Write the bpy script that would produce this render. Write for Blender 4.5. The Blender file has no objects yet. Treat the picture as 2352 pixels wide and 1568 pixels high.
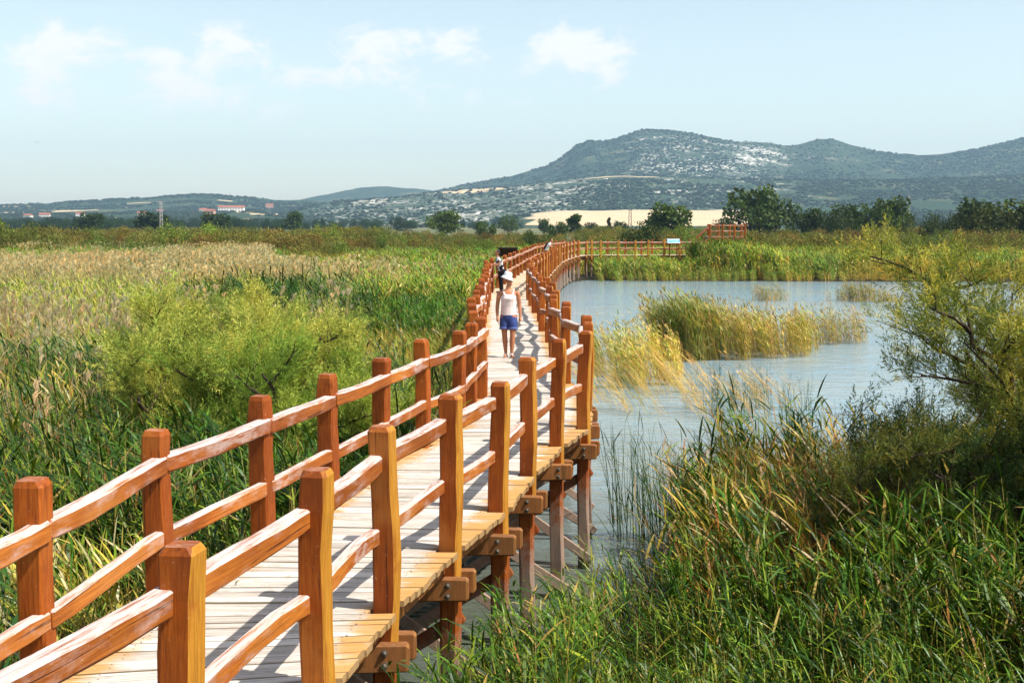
import bpy, bmesh, math, random
import numpy as np
from mathutils import Vector, Matrix, Euler

SC = bpy.context.scene
COL = SC.collection
R = math.radians
rnd = random.Random(7)
nrg = np.random.default_rng(11)

# ------------------------------------------------------------------ camera
CAM_H = 4.6
cam_d = bpy.data.cameras.new("camera")
cam = bpy.data.objects.new("camera", cam_d)
COL.objects.link(cam)
cam_d.lens = 45; cam_d.sensor_width = 36; cam_d.clip_start = 0.1; cam_d.clip_end = 30000
cam.location = (0, 0, CAM_H)
cam.rotation_euler = (R(90 - 5.286), 0, 0)
SC.camera = cam
FPX = 2352 * 45 / 36.0          # focal length in the px unit used for measuring the hills

# ------------------------------------------------------------------ light
SUN_DIR = Vector((0.67, -0.28, 1.0)).normalized()      # towards the sun
SUN_EL = math.asin(SUN_DIR.z)
SUN_AZ = math.atan2(SUN_DIR.x, SUN_DIR.y)
sun_d = bpy.data.lights.new("sun", 'SUN')
sun_d.energy = 5.0; sun_d.angle = R(0.53); sun_d.color = (1.0, 0.95, 0.86)
sun = bpy.data.objects.new("sun", sun_d); COL.objects.link(sun)
sun.rotation_euler = SUN_DIR.to_track_quat('Z', 'Y').to_euler()
sun.location = (20, -20, 60)

SC.view_settings.view_transform = 'Standard'
SC.view_settings.look = 'None'
SC.view_settings.exposure = 0.55
SC.view_settings.gamma = 1.0
SC.view_settings.use_curve_mapping = False
SC.cycles.use_denoising = True
SC.cycles.use_adaptive_sampling = True; SC.cycles.adaptive_threshold = .02; SC.cycles.adaptive_min_samples = 24
SC.cycles.max_bounces = 6; SC.cycles.diffuse_bounces = 2; SC.cycles.glossy_bounces = 2
SC.cycles.transmission_bounces = 3; SC.cycles.volume_bounces = 0; SC.cycles.transparent_max_bounces = 4
SC.cycles.caustics_reflective = False; SC.cycles.caustics_refractive = False

# ------------------------------------------------------------------ node helpers
class NT:
    def __init__(s, tree):
        s.t = tree; s.n = tree.nodes; s.l = tree.links
    def new(s, typ, **kw):
        nd = s.n.new(typ)
        for k, v in kw.items(): setattr(nd, k, v)
        return nd
    def put(s, sock, v):
        if isinstance(v, bpy.types.NodeSocket): s.l.new(v, sock)
        elif v is not None:
            if hasattr(sock, 'default_value'):
                try: sock.default_value = v
                except Exception: sock.default_value = (v, v, v) if not hasattr(v, '__len__') else tuple(v) + (1,)
    def math(s, op, a, b=None, c=None, clamp=False):
        nd = s.new('ShaderNodeMath', operation=op, use_clamp=clamp)
        s.put(nd.inputs[0], a); s.put(nd.inputs[1], b); s.put(nd.inputs[2], c)
        return nd.outputs[0]
    def mix(s, f, a, b, blend='MIX'):
        nd = s.new('ShaderNodeMix', data_type='RGBA', blend_type=blend)
        s.put(nd.inputs[0], f)
        for i, v in ((6, a), (7, b)):
            if isinstance(v, bpy.types.NodeSocket): s.l.new(v, nd.inputs[i])
            else: nd.inputs[i].default_value = tuple(v) + (1,) if len(v) == 3 else v
        return nd.outputs[2]
    def noise(s, vec, scale, detail=3, rough=0.55, dist=0.0):
        nd = s.new('ShaderNodeTexNoise')
        if vec is not None: s.l.new(vec, nd.inputs['Vector'])
        nd.inputs['Scale'].default_value = scale; nd.inputs['Detail'].default_value = detail
        nd.inputs['Roughness'].default_value = rough; nd.inputs['Distortion'].default_value = dist
        return nd.outputs[0]
    def mapping(s, vec, scale=(1, 1, 1), loc=(0, 0, 0)):
        nd = s.new('ShaderNodeMapping')
        s.l.new(vec, nd.inputs[0]); nd.inputs['Scale'].default_value = scale
        if isinstance(loc, bpy.types.NodeSocket): s.l.new(loc, nd.inputs['Location'])
        else: nd.inputs['Location'].default_value = loc
        return nd.outputs[0]
    def ramp(s, f, a, b):
        nd = s.new('ShaderNodeMapRange', interpolation_type='SMOOTHSTEP')
        s.put(nd.inputs[0], f); s.put(nd.inputs[1], a); s.put(nd.inputs[2], b)
        return nd.outputs[0]

def new_mat(name):
    m = bpy.data.materials.new(name); m.use_nodes = True
    t = NT(m.node_tree)
    for n in list(t.n): t.n.remove(n)
    out = t.new('ShaderNodeOutputMaterial')
    return m, t, out

def principled(t, out, color, rough=0.6, spec=0.4, bump=None, bump_d=0.01, bump_s=0.5):
    b = t.new('ShaderNodeBsdfPrincipled')
    t.put(b.inputs['Base Color'], color if isinstance(color, bpy.types.NodeSocket) else tuple(color) + (1,))
    t.put(b.inputs['Roughness'], rough)
    b.inputs['Specular IOR Level'].default_value = spec
    if bump is not None:
        bp = t.new('ShaderNodeBump'); bp.inputs['Strength'].default_value = bump_s
        bp.inputs['Distance'].default_value = bump_d; t.l.new(bump, bp.inputs['Height'])
        t.l.new(bp.outputs[0], b.inputs['Normal'])
    t.l.new(b.outputs[0], out.inputs[0])
    return b

def plain(name, col, rough=0.6, spec=0.3, var=0.12, scale=8.0):
    m, t, out = new_mat(name)
    tc = t.new('ShaderNodeTexCoord').outputs['Object']
    n = t.noise(tc, scale, 3)
    c = t.mix(n, tuple(x * (1 - var) for x in col), tuple(min(1, x * (1 + var)) for x in col))
    principled(t, out, c, rough, spec, n, 0.004, 0.3)
    return m

# ------------------------------------------------------------------ world: sky with a bank of small clouds
W = bpy.data.worlds.new("World"); SC.world = W; W.use_nodes = True
wt = NT(W.node_tree)
for n in list(wt.n): wt.n.remove(n)
wout = wt.new('ShaderNodeOutputWorld')
sky = wt.new('ShaderNodeTexSky', sky_type='NISHITA')
sky.sun_disc = False; sky.sun_elevation = SUN_EL; sky.sun_rotation = SUN_AZ
sky.air_density = 1.0; sky.dust_density = .9; sky.ozone_density = 2.0; sky.altitude = 0
SKY_STRENGTH = 0.132
wdir = wt.new('ShaderNodeTexCoord').outputs['Generated']
sep = wt.new('ShaderNodeSeparateXYZ'); wt.l.new(wdir, sep.inputs[0])
az = wt.math('ARCTAN2', sep.outputs[0], sep.outputs[1])
el = wt.math('ARCSINE', sep.outputs[2])
cmb = wt.new('ShaderNodeCombineXYZ'); wt.l.new(az, cmb.inputs[0]); wt.l.new(wt.math('MULTIPLY', el, 1.7), cmb.inputs[1])
cv = cmb.outputs[0]
def px_az_el(x, y):
    u = (x - 1176) / FPX; v = (784 - y) / FPX; p = R(5.286)
    d = Vector((u, math.cos(p) + v * math.sin(p), -math.sin(p) + v * math.cos(p))).normalized()
    return math.atan2(d.x, d.y), math.asin(d.z)
fb = wt.noise(cv, 25, 10, 0.64, 0.45)
bias = None
# the heaps of the cloud bank: centre (px of the measured view), half sizes, weight
for (cx, cy, hw, hh, wgt) in [(60, 140, 110, 42, .62), (200, 118, 120, 50, .7), (120, 235, 120, 40, .55), (250, 240, 70, 36, .45),
                              (400, 150, 130, 55, .6), (520, 118, 90, 45, .85), (470, 225, 170, 45, .58), (720, 180, 110, 32, .62),
                              (880, 115, 130, 42, .74), (860, 170, 130, 40, .62), (1040, 105, 70, 42, .72), (1000, 200, 110, 50, .5),
                              (1160, 135, 60, 36, .62), (1260, 130, 90, 42, .85), (1340, 115, 90, 60, 1.15), (1385, 150, 50, 50, .8),
                              (1210, 225, 70, 24, .5), (1930, 105, 34, 22, .5)]:
    a0, e0 = px_az_el(cx, cy); wgt = wgt * (1.2 if cx < 1000 else 1.0)
    dx = wt.math('DIVIDE', wt.math('SUBTRACT', az, a0), hw * 1.25 / FPX)
    dy = wt.math('DIVIDE', wt.math('SUBTRACT', el, e0), hh * 1.15 / FPX)
    r2 = wt.math('ADD', wt.math('MULTIPLY', dx, dx), wt.math('MULTIPLY', dy, dy))
    g = wt.math('MULTIPLY', wt.math('EXPONENT', wt.math('MULTIPLY', r2, -1.0)), wgt)
    bias = g if bias is None else wt.math('MAXIMUM', bias, g)
# the bank goes on round the horizon beyond the view
big = wt.ramp(wt.noise(cv, 3.1, 3, .5), .5, .75)
band = wt.math('MULTIPLY', wt.ramp(el, .05, .1), wt.ramp(el, .2, .13))
beyond = wt.ramp(wt.math('ABSOLUTE', az), .42, .6)
bias = wt.math('MAXIMUM', bias, wt.math('MULTIPLY', wt.math('MULTIPLY', band, big), wt.math('MULTIPLY', beyond, .7)))
cl = wt.math('ADD', wt.math('MULTIPLY', bias, .74), wt.math('MULTIPLY', wt.math('SUBTRACT', fb, .5), 2.3))
cl = wt.math('MULTIPLY', wt.ramp(cl, .2, .72), wt.ramp(bias, .05, .4))
skyc = wt.new('ShaderNodeHueSaturation'); wt.l.new(sky.outputs[0], skyc.inputs['Color'])
skyc.inputs['Saturation'].default_value = 0.82
cloudc = (6.5, 6.15, 6.2)
skyt = wt.mix(1.0, skyc.outputs[0], (1.25, 1.16, 1.0), 'MULTIPLY')
fin = wt.mix(wt.math('MULTIPLY', cl, .8), skyt, cloudc)
bg = wt.new('ShaderNodeBackground'); wt.l.new(fin, bg.inputs[0]); bg.inputs[1].default_value = SKY_STRENGTH
wt.l.new(bg.outputs[0], wout.inputs[0])
W.cycles.sampling_method = 'MANUAL'; W.cycles.sample_map_resolution = 256

# ------------------------------------------------------------------ object helpers
def tag(o, label=None, cat=None, group=None, kind=None):
    if label: o['label'] = label
    if cat: o['category'] = cat
    if group: o['group'] = group
    if kind: o['kind'] = kind
    return o

def link(name, mesh, mat=None, parent=None, loc=None):
    o = bpy.data.objects.new(name, mesh); COL.objects.link(o)
    if mat is not None and mesh is not None and len(mesh.materials) == 0: mesh.materials.append(mat)
    if parent: o.parent = parent
    if loc is not None: o.location = loc
    return o

def empty(name, loc=(0, 0, 0), rz=0):
    o = bpy.data.objects.new(name, None); COL.objects.link(o); o.location = loc; o.rotation_euler = (0, 0, rz)
    o.empty_display_size = .2
    return o

def mesh_py(name, v, f, mat=None, smooth=False, cols=None):
    me = bpy.data.meshes.new(name)
    me.from_pydata(v if isinstance(v, list) else v.tolist(), [], f if isinstance(f, list) else f.tolist())
    if cols is not None:
        a = me.attributes.new('col', 'FLOAT_COLOR', 'POINT')
        c = np.ones((len(v), 4), np.float32); c[:, :3] = cols
        a.data.foreach_set('color', c.ravel())
    if smooth:
        me.polygons.foreach_set('use_smooth', [True] * len(me.polygons))
    if mat: me.materials.append(mat)
    me.update()
    return me

def vnoise2(x, y, seed=0):
    """value noise, vectorised"""
    xi = np.floor(x).astype(np.int64); yi = np.floor(y).astype(np.int64)
    xf = x - xi; yf = y - yi
    def h(a, b):
        n = (a * 374761393 + b * 668265263 + seed * 982451653) & 0x7fffffff
        n = (n ^ (n >> 13)) * 1274126177 & 0x7fffffff
        return ((n ^ (n >> 16)) & 0xffff) / 65535.0
    u = xf * xf * (3 - 2 * xf); v = yf * yf * (3 - 2 * yf)
    return (h(xi, yi) * (1 - u) + h(xi + 1, yi) * u) * (1 - v) + (h(xi, yi + 1) * (1 - u) + h(xi + 1, yi + 1) * u) * v
def fbm(x, y, seed=0, o=4):
    s = 0; a = .5; t = 0
    for i in range(o):
        s = s + a * vnoise2(x * 2 ** i, y * 2 ** i, seed + i); t += a; a *= .5
    return s / t
def sstep(a, b, x):
    t = np.clip((x - a) / (b - a), 0, 1); return t * t * (3 - 2 * t)

# ------------------------------------------------------------------ materials: wood
def wood_stained(name, horizontal=False, golden=0.0, leg=False, brown=0.0):
    m, t, out = new_mat(name)
    tc = t.new('ShaderNodeTexCoord'); oi = t.new('ShaderNodeObjectInfo')
    off = t.new('ShaderNodeCombineXYZ')
    for i in range(3): t.l.new(t.math('MULTIPLY', oi.outputs['Random'], 13.7 + 7 * i), off.inputs[i])
    v = t.mapping(tc.outputs['Object'], (1, 1, 1), off.outputs[0])
    st = (1.6, 30, 30) if horizontal else (30, 30, 1.6)
    g = t.noise(t.mapping(v, st), 2.2, 6, .65, .5)
    g2 = t.noise(v, 3.0, 5, .65)
    c = t.mix(t.ramp(g, .2, .8), (.24, .062, .010) if horizontal else (.18, .034, .004), (.60, .20, .026) if horizontal else (.48, .125, .013))
    c = t.mix(t.math('MULTIPLY', t.ramp(g2, .45, .75), .6), c, (.33, .068, .009))
    c = t.mix(t.math('MULTIPLY', oi.outputs['Random'], .45), c, (.17, .036, .008))
    lb = t.noise(v, 1.1, 3, .6)
    c = t.mix(t.math('MULTIPLY', t.ramp(lb, .42, .68), .55), c, (.13, .026, .006))
    c = t.mix(t.math('MULTIPLY', t.ramp(lb, .46, .30), .45), c, (.50, .20, .045))
    # drying cracks
    ck = t.noise(t.mapping(v, (.7, 30, 30) if horizontal else (30, 30, .7)), 1.3, 3, .5, .3)
    crack = t.math('MULTIPLY', t.ramp(ck, .37, .30), t.ramp(g2, .35, .5))
    c = t.mix(t.math('MULTIPLY', crack, .8), c, (.05, .015, .006))
    # darker oil blotches and pale scuffs
    bl = t.noise(v, 7.5, 5, .7)
    c = t.mix(t.math('MULTIPLY', t.ramp(bl, .56, .7), .35), c, (.13, .03, .006))
    c = t.mix(t.math('MULTIPLY', t.ramp(t.noise(v, 38, 3, .6), .66, .74), .45), c, (.55, .36, .24))
    geo = t.new('ShaderNodeNewGeometry')
    sp = t.new('ShaderNodeSeparateXYZ'); t.l.new(geo.outputs['Normal'], sp.inputs[0])
    wear = t.noise(t.mapping(v, (3, 26, 9) if horizontal else (10, 10, 10)), 1.5, 6, .7)
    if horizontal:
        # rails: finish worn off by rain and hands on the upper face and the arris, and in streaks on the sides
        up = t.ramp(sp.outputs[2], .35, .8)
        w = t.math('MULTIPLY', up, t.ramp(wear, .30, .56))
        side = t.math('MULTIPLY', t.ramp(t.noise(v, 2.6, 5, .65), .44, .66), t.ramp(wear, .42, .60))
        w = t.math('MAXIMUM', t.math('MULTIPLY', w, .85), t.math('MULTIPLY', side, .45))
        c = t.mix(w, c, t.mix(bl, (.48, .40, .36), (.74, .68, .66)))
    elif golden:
        # the outer face of the post is tinted yellow
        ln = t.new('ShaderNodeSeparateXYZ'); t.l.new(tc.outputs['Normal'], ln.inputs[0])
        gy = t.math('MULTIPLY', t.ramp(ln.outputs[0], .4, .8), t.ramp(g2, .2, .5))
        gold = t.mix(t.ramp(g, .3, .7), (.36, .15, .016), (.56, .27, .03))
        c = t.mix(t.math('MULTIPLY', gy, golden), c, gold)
        top = t.math('MULTIPLY', t.ramp(sp.outputs[2], .5, .9), t.ramp(wear, .4, .6))
        c = t.mix(t.math('MULTIPLY', top, .25), c, (.55, .40, .30))
    if leg:
        # below the deck the stain has weathered to grey-white
        wp = t.new('ShaderNodeSeparateXYZ'); t.l.new(geo.outputs['Position'], wp.inputs[0])
        h = t.math('ADD', wp.outputs[2], t.math('MULTIPLY', t.math('SUBTRACT', wear, .5), 1.1))
        gr = t.mix(g, (.20, .125, .08), (.46, .36, .29))
        c = t.mix(t.math('MULTIPLY', t.ramp(h, 1.35, .75), .9), c, gr)
        c = t.mix(t.math('MULTIPLY', t.ramp(wp.outputs[2], .16, .03), .8), c, (.10, .085, .05))
    if brown: c = t.mix(brown, c, t.mix(g, (.11, .055, .02), (.30, .16, .06)))
    hgt = t.math('ADD', t.math('MULTIPLY', g, .6), t.math('SUBTRACT', t.math('MULTIPLY', g2, .5), crack))
    principled(t, out, c, t.math('ADD', .5, t.math('MULTIPLY', wear, .3)), .16, hgt, .006, .6)
    return m
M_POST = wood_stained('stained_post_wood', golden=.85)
M_RAIL = wood_stained('stained_rail_wood', horizontal=True)
M_LEG = wood_stained('weathered_leg_wood', leg=True)
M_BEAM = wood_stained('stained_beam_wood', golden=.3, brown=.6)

def wood_deck():
    m, t, out = new_mat('weathered_deck_wood')
    tc = t.new('ShaderNodeTexCoord'); oi = t.new('ShaderNodeObjectInfo')
    off = t.new('ShaderNodeCombineXYZ')
    for i in range(3): t.l.new(t.math('MULTIPLY', oi.outputs['Random'], 31.7 + 9 * i), off.inputs[i])
    ob = tc.outputs['Object']
    v = t.mapping(ob, (1, 1, 1), off.outputs[0])
    g = t.noise(t.mapping(v, (1.0, 18, 10)), 2.2, 5, .62, .5)
    g2 = t.noise(v, 2.3, 4, .6)
    c = t.mix(t.ramp(g, .28, .72), (.35, .31, .265), (.70, .64, .565))
    c = t.mix(t.math('MULTIPLY', t.ramp(oi.outputs['Random'], .2, 1.0), .55), c, (.36, .31, .26))
    c = t.mix(t.math('MULTIPLY', t.ramp(oi.outputs['Random'], .25, .0), .5), c, (.80, .74, .66))
    c = t.mix(t.math('MULTIPLY', t.ramp(t.noise(v, 9, 5, .7), .52, .7), .4), c, (.25, .19, .13))
    # old orange stain left towards the plank ends and in blotches
    sp = t.new('ShaderNodeSeparateXYZ'); t.l.new(ob, sp.inputs[0])
    ax = t.math('ABSOLUTE', sp.outputs[0])
    e = t.math('ADD', t.ramp(ax, .42, .86), t.math('MULTIPLY', t.math('SUBTRACT', g2, .52), 2.0))
    c = t.mix(t.math('MULTIPLY', t.ramp(e, .22, .85), .88), c, t.mix(g, (.40, .17, .03), (.62, .32, .07)))
    # dark screw heads in pairs over the stringers
    fx = t.math('ABSOLUTE', t.math('SUBTRACT', ax, .66)); fx = t.math('MINIMUM', fx, ax)
    fy = t.math('ABSOLUTE', t.math('SUBTRACT', t.math('ABSOLUTE', sp.outputs[1]), .035))
    d = t.math('SQRT', t.math('ADD', t.math('MULTIPLY', fx, fx), t.math('MULTIPLY', fy, fy)))
    c = t.mix(t.math('MULTIPLY', t.ramp(d, .010, .006), .8), c, (.05, .04, .035))
    ck = t.noise(t.mapping(v, (.5, 40, 10)), 1.4, 3, .5, .3)
    crack = t.ramp(ck, .37, .29)
    c = t.mix(t.math('MULTIPLY', crack, .7), c, (.09, .06, .04))
    geo = t.new('ShaderNodeNewGeometry'); gn = t.new('ShaderNodeSeparateXYZ'); t.l.new(geo.outputs['Normal'], gn.inputs[0])
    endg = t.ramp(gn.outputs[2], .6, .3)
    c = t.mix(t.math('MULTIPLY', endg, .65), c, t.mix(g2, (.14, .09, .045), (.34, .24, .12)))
    principled(t, out, c, .75, .2, t.math('SUBTRACT', g, crack), .004, .5)
    return m
M_DECK = wood_deck()
M_BOLT = plain('dark_bolt_steel', (.11, .085, .06), .45, .6)
M_DARK = plain('dark_board_wood', (.03, .018, .012), .6, .3)

# ------------------------------------------------------------------ beams
def hewn(name, L, w, h, seg, rg, jit=.004, bend=(0, 0), cham=.018, capins=.03, taper=1.0, mat=None, axis='X', cut=0.0):
    """a hand-hewn timber along its axis: chamfered section, uneven rings, eased ends"""
    rings = []
    ts = [0.0, capins / L] + [i / seg for i in range(1, seg)] + [1 - capins / L, 1.0]
    ph = rg.uniform(0, 6.28); ph2 = rg.uniform(0, 6.28)
    for k, s in enumerate(ts):
        e = .8 if k in (0, len(ts) - 1) else 1.0
        tp = 1 + (taper - 1) * s
        ww = w / 2 * e * tp * (1 + rg.uniform(-1, 1) * jit * 8); hh = h / 2 * e * tp * (1 + rg.uniform(-1, 1) * jit * 8)
        c = cham * (1 + rg.uniform(-.4, .4))
        oy = bend[0] * math.sin(math.pi * s) + jit * math.sin(5 * s + ph) * 2
        oz = bend[1] * math.sin(math.pi * s) + jit * math.sin(6 * s + ph2) * 2
        if cut: ww_r = ww * (1 - cut * max(0, math.sin(4 * s + ph)))
        else: ww_r = ww
        pts = [(-ww + c, -hh), (ww_r - c, -hh), (ww_r, -hh + c), (ww_r, hh - c), (ww_r - c, hh), (-ww + c, hh), (-ww, hh - c), (-ww, -hh + c)]
        ring = []
        for (a, b) in pts:
            a2 = a + oy + rg.uniform(-1, 1) * jit * .5; b2 = b + oz + rg.uniform(-1, 1) * jit * .5
            ring.append((s * L, a2, b2) if axis == 'X' else (a2, b2, s * L))
        rings.append(ring)
    v = [p for r in rings for p in r]; f = []
    n = len(rings)
    flip = axis == 'Z'
    for i in range(n - 1):
        for j in range(8):
            q = (i * 8 + j, i * 8 + (j + 1) % 8, (i + 1) * 8 + (j + 1) % 8, (i + 1) * 8 + j)
            f.append(q)
    f.append(tuple(range(7, -1, -1))); f.append(tuple((n - 1) * 8 + j for j in range(8)))
    if axis == 'X':
        pass
    me = mesh_py(name, v, f, mat)
    bm = bmesh.new(); bm.from_mesh(me); bmesh.ops.recalc_face_normals(bm, faces=bm.faces); bm.to_mesh(me); bm.free()
    return me

DECK = 1.9          # top of the planks above the water
# ------------------------------------------------------------------ the boardwalk line: pairs of posts (left x,y / right x,y)
BENTS = [
    (-3.05, 3.60, -1.86, 3.95), (-2.84, 5.25, -1.47, 5.56), (-2.63, 6.92, -1.13, 7.28), (-2.47, 8.74, -.89, 8.80), (-2.09, 10.54, -.52, 10.46),
    (-1.76, 12.07, -.12, 11.92), (-1.40, 13.73, .17, 13.64), (-1.09, 15.34, .55, 15.45), (-.70, 16.95, .96, 16.85),
    (-.58, 18.19, 1.08, 18.43), (-.46, 19.70, 1.15, 20.01), (-.64, 21.11, .92, 21.54), (-.70, 22.65, .96, 23.07),
    (-.77, 24.13, .80, 24.41), (-.68, 25.30, .84, 25.90), (-.74, 26.8, .95, 27.55), (-.69, 28.4, .84, 29.1), (-.79, 30.0, .97, 30.6),
    (-.73, 31.5, .76, 32.0), (-.80, 33.1, .93, 33.6), (-.76, 34.7, .78, 35.2), (-.82, 36.4, .80, 36.9), (-.78, 38.0, .68, 38.6),
    (-.84, 39.7, .72, 40.2), (-.80, 41.3, .62, 41.9), (-.86, 43.0, .66, 43.5), (-.82, 44.7, .60, 45.1), (-.84, 46.3, .66, 46.8)]
cpts = [(-.10, 48.2), (-.04, 50.), (.10, 52.), (.32, 55.), (.62, 59.), (.88, 63.), (1.25, 69.), (1.75, 77.), (2.35, 86.), (3.1, 94.), (3.9, 100.5), (4.9, 106.6)]
# resample the far centre line at about 1.65 m
P = np.array(cpts); seg = np.r_[0, np.cumsum(np.hypot(*np.diff(P, axis=0).T))]
s_new = np.arange(0, seg[-1] + .01, 1.65)
cx = np.interp(s_new, seg, P[:, 0]); cy = np.interp(s_new, seg, P[:, 1])
for i in range(len(cx)):
    a = max(0, i - 1); b = min(len(cx) - 1, i + 1)
    d = Vector((cx[b] - cx[a], cy[b] - cy[a])).normalized(); n = Vector((d.y, -d.x))
    w = .82; j = .05 * (1 if i % 2 else -1)
    BENTS.append((cx[i] - n.x * w + j, cy[i] - n.y * w, cx[i] + n.x * w - j + rnd.uniform(-.03, .03), cy[i] + n.y * w))
N_MAIN = len(BENTS)
# the arm that turns right at the far shore
ARM = [(4.35, 108.6, 6.25, 107.9), (5.3, 109.9, 6.7, 108.05)]
for x0, x1 in [(8.2, 7.45), (9.7, 8.95), (11.1, 10.4), (12.0, 11.5), (13.1, 12.85), (14.5, 14.15), (15.6, 15.3), (16.7, 16.4)]:
    ARM.append((x0, 109.9 + .15 * (x0 - 8) * .3, x1, 108.1 + .15 * (x1 - 8) * .3))
ALL = BENTS + ARM

boardwalk = tag(empty('boardwalk', (0, 0, 0)), 'long winding timber boardwalk on stilts with orange stained post and rail fences', 'boardwalk')

# ---- posts
rg = random.Random(3)
POST_L = 1.26 + .42
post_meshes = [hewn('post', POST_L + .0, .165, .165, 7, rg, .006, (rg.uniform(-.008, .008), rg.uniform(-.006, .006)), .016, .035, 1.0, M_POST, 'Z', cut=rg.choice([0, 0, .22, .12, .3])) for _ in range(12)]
leg_meshes = [hewn('leg', 2.2, .15, .15, 6, rg, .006, (rg.uniform(-.02, .02), 0), .02, .02, 1.0, M_LEG, 'Z') for _ in range(5)]
rail_top = [hewn('top_rail', 1.0, .105, .125, 7, rg, .0035, (rg.uniform(-.014, .014), rg.uniform(-.016, .016)), .014, .008, 1.0, M_RAIL, 'X') for _ in range(10)]
rail_mid = [hewn('middle_rail', 1.0, .075, .115, 7, rg, .003, (rg.uniform(-.014, .014), rg.uniform(-.02, .02)), .012, .008, 1.0, M_RAIL, 'X') for _ in range(10)]
beam_meshes = [hewn('cross_beam', 1.0, .085, .2, 5, rg, .003, (0, 0), .012, .01, 1.0, M_BEAM, 'X') for _ in range(4)]
brace_meshes = [hewn('brace', 1.0, .05, .115, 4, rg, .003, (0, 0), .008, .01, 1.0, M_LEG, 'X') for _ in range(3)]
string_meshes = [hewn('stringer', 1.0, .08, .15, 4, rg, .002, (0, 0), .01, .01, 1.0, M_BEAM, 'X') for _ in range(3)]
# bolt: a domed head on a washer
bm = bmesh.new()
bmesh.ops.create_cone(bm, cap_ends=True, segments=10, radius1=.026, radius2=.026, depth=.008)
hd = bmesh.ops.create_uvsphere(bm, u_segments=8, v_segments=5, radius=.018)
for vv in hd['verts']: vv.co.z = max(vv.co.z, 0) * 1.3 + .003
bolt_me = bpy.data.meshes.new('bolt'); bm.to_mesh(bolt_me); bm.free(); bolt_me.materials.append(M_BOLT)

def along(name, me, a, b, parent, extra=0.0, roll=0.0):
    """place a unit-length X timber from a to b"""
    a = Vector(a); b = Vector(b); d = b - a; L = d.length; d.normalize()
    a2 = a - d * extra
    o = link(name, me, None, parent)
    o.location = a2
    o.rotation_euler = d.to_track_quat('X', 'Z').to_euler()
    o.scale = (L + 2 * extra, 1, 1)
    return o

def tangent(i, side):
    a = ALL[max(0, i - 1)]; b = ALL[min(len(ALL) - 1, i + 1)]
    k = 0 if side < 0 else 2
    return Vector((b[k] - a[k], b[k + 1] - a[k + 1])).normalized()

post_tops = {}
for i, b in enumerate(ALL):
    for side in (-1, 1):
        x, y = (b[0], b[1]) if side < 0 else (b[2], b[3])
        tdir = tangent(i, side); ang = math.atan2(tdir.y, tdir.x) - math.pi / 2
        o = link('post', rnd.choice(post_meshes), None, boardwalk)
        dz = rnd.uniform(-.03, .03)
        if (side, i) == (1, 5): dz = -.06
        o.location = (x, y, DECK - .40 + dz)
        # local +X of the post faces outwards from the deck
        o.rotation_euler = (rnd.uniform(-.012, .012), rnd.uniform(-.012, .012), ang + (0 if side > 0 else math.pi) + rnd.uniform(-.07, .07))
        lg = link('leg', rnd.choice(leg_meshes), None, boardwalk)
        lg.location = (x, y, -.62); lg.rotation_euler = (0, 0, ang + (0 if side > 0 else math.pi))
        lg.scale = (1, 1, (DECK - .40 + .62 + .06) / 2.2)
def rail_pt(i, side, z):
    b = ALL[i]; x, y = (b[0], b[1]) if side < 0 else (b[2], b[3])
    t = tangent(i, side); n = Vector((t.y, -t.x))      # points right
    q = Vector((x, y)) - n * side * .05
    return (q.x, q.y, z)
jz = {}
for i in range(len(ALL) - 1):
    for side in (-1, 1):
        if side > 0 and i == N_MAIN - 1 and False: continue
        for nm, z, ms in (('top_rail', DECK + 1.03, rail_top), ('middle_rail', DECK + .52, rail_mid)):
            za = jz.setdefault((i, side, nm), rnd.uniform(-.015, .015)); zb = jz.setdefault((i + 1, side, nm), rnd.uniform(-.015, .015))
            along(nm, rnd.choice(ms), rail_pt(i, side, z + za), rail_pt(i + 1, side, z + zb), boardwalk, -.004)
# ---- cross beams with bolts, braces, stringers
for i, b in enumerate(ALL):
    Lp = Vector((b[0], b[1])); Rp = Vector((b[2], b[3])); d = (Rp - Lp).normalized(); n = Vector((d.y, -d.x))  # n towards the viewer
    if n.y > 0: n = -n
    zb = DECK - .31
    for s, ext in ((1, .17), (-1, .21)):
        q0 = Lp - d * ext + n * s * .125; q1 = Rp + d * ext + n * s * .125
        bo = along('cross_beam', rnd.choice(beam_meshes), (q0.x, q0.y, zb), (q1.x, q1.y, zb), boardwalk)
        if s > 0 and i < 16:
            L = (q1 - q0).length
            for e in (ext, L - ext):
                for dzb in (.045, -.045):
                    bt = link('bolt', bolt_me, None, bo)
                    bt.location = (e / L, -.046 if True else .046, dzb); bt.rotation_euler = (R(90), 0, 0)
                    bt.scale = (1 / L, 1, 1)
    # diagonal braces across the legs
    if i < 60:
        q0 = Lp + n * .105; q1 = Rp + n * .105 + d * .12
        along('brace', rnd.choice(brace_meshes), (q0.x, q0.y, DECK - .55), (q1.x, q1.y, .12), boardwalk)
        q0 = Rp - n * .105 + d * .1; q1 = Lp - n * .105 - d * .1
        along('brace', rnd.choice(brace_meshes), (q0.x, q0.y, DECK - .6), (q1.x, q1.y, .12), boardwalk)
    if i < len(ALL) - 1:
        c = ALL[i + 1]; L2 = Vector((c[0], c[1])); R2 = Vector((c[2], c[3]))
        for f in (.04, .5, .96):
            a = Lp.lerp(Rp, f); e = L2.lerp(R2, f)
            along('stringer', rnd.choice(string_meshes), (a.x, a.y, DECK - .13), (e.x, e.y, DECK - .13), boardwalk, .05)
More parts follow.
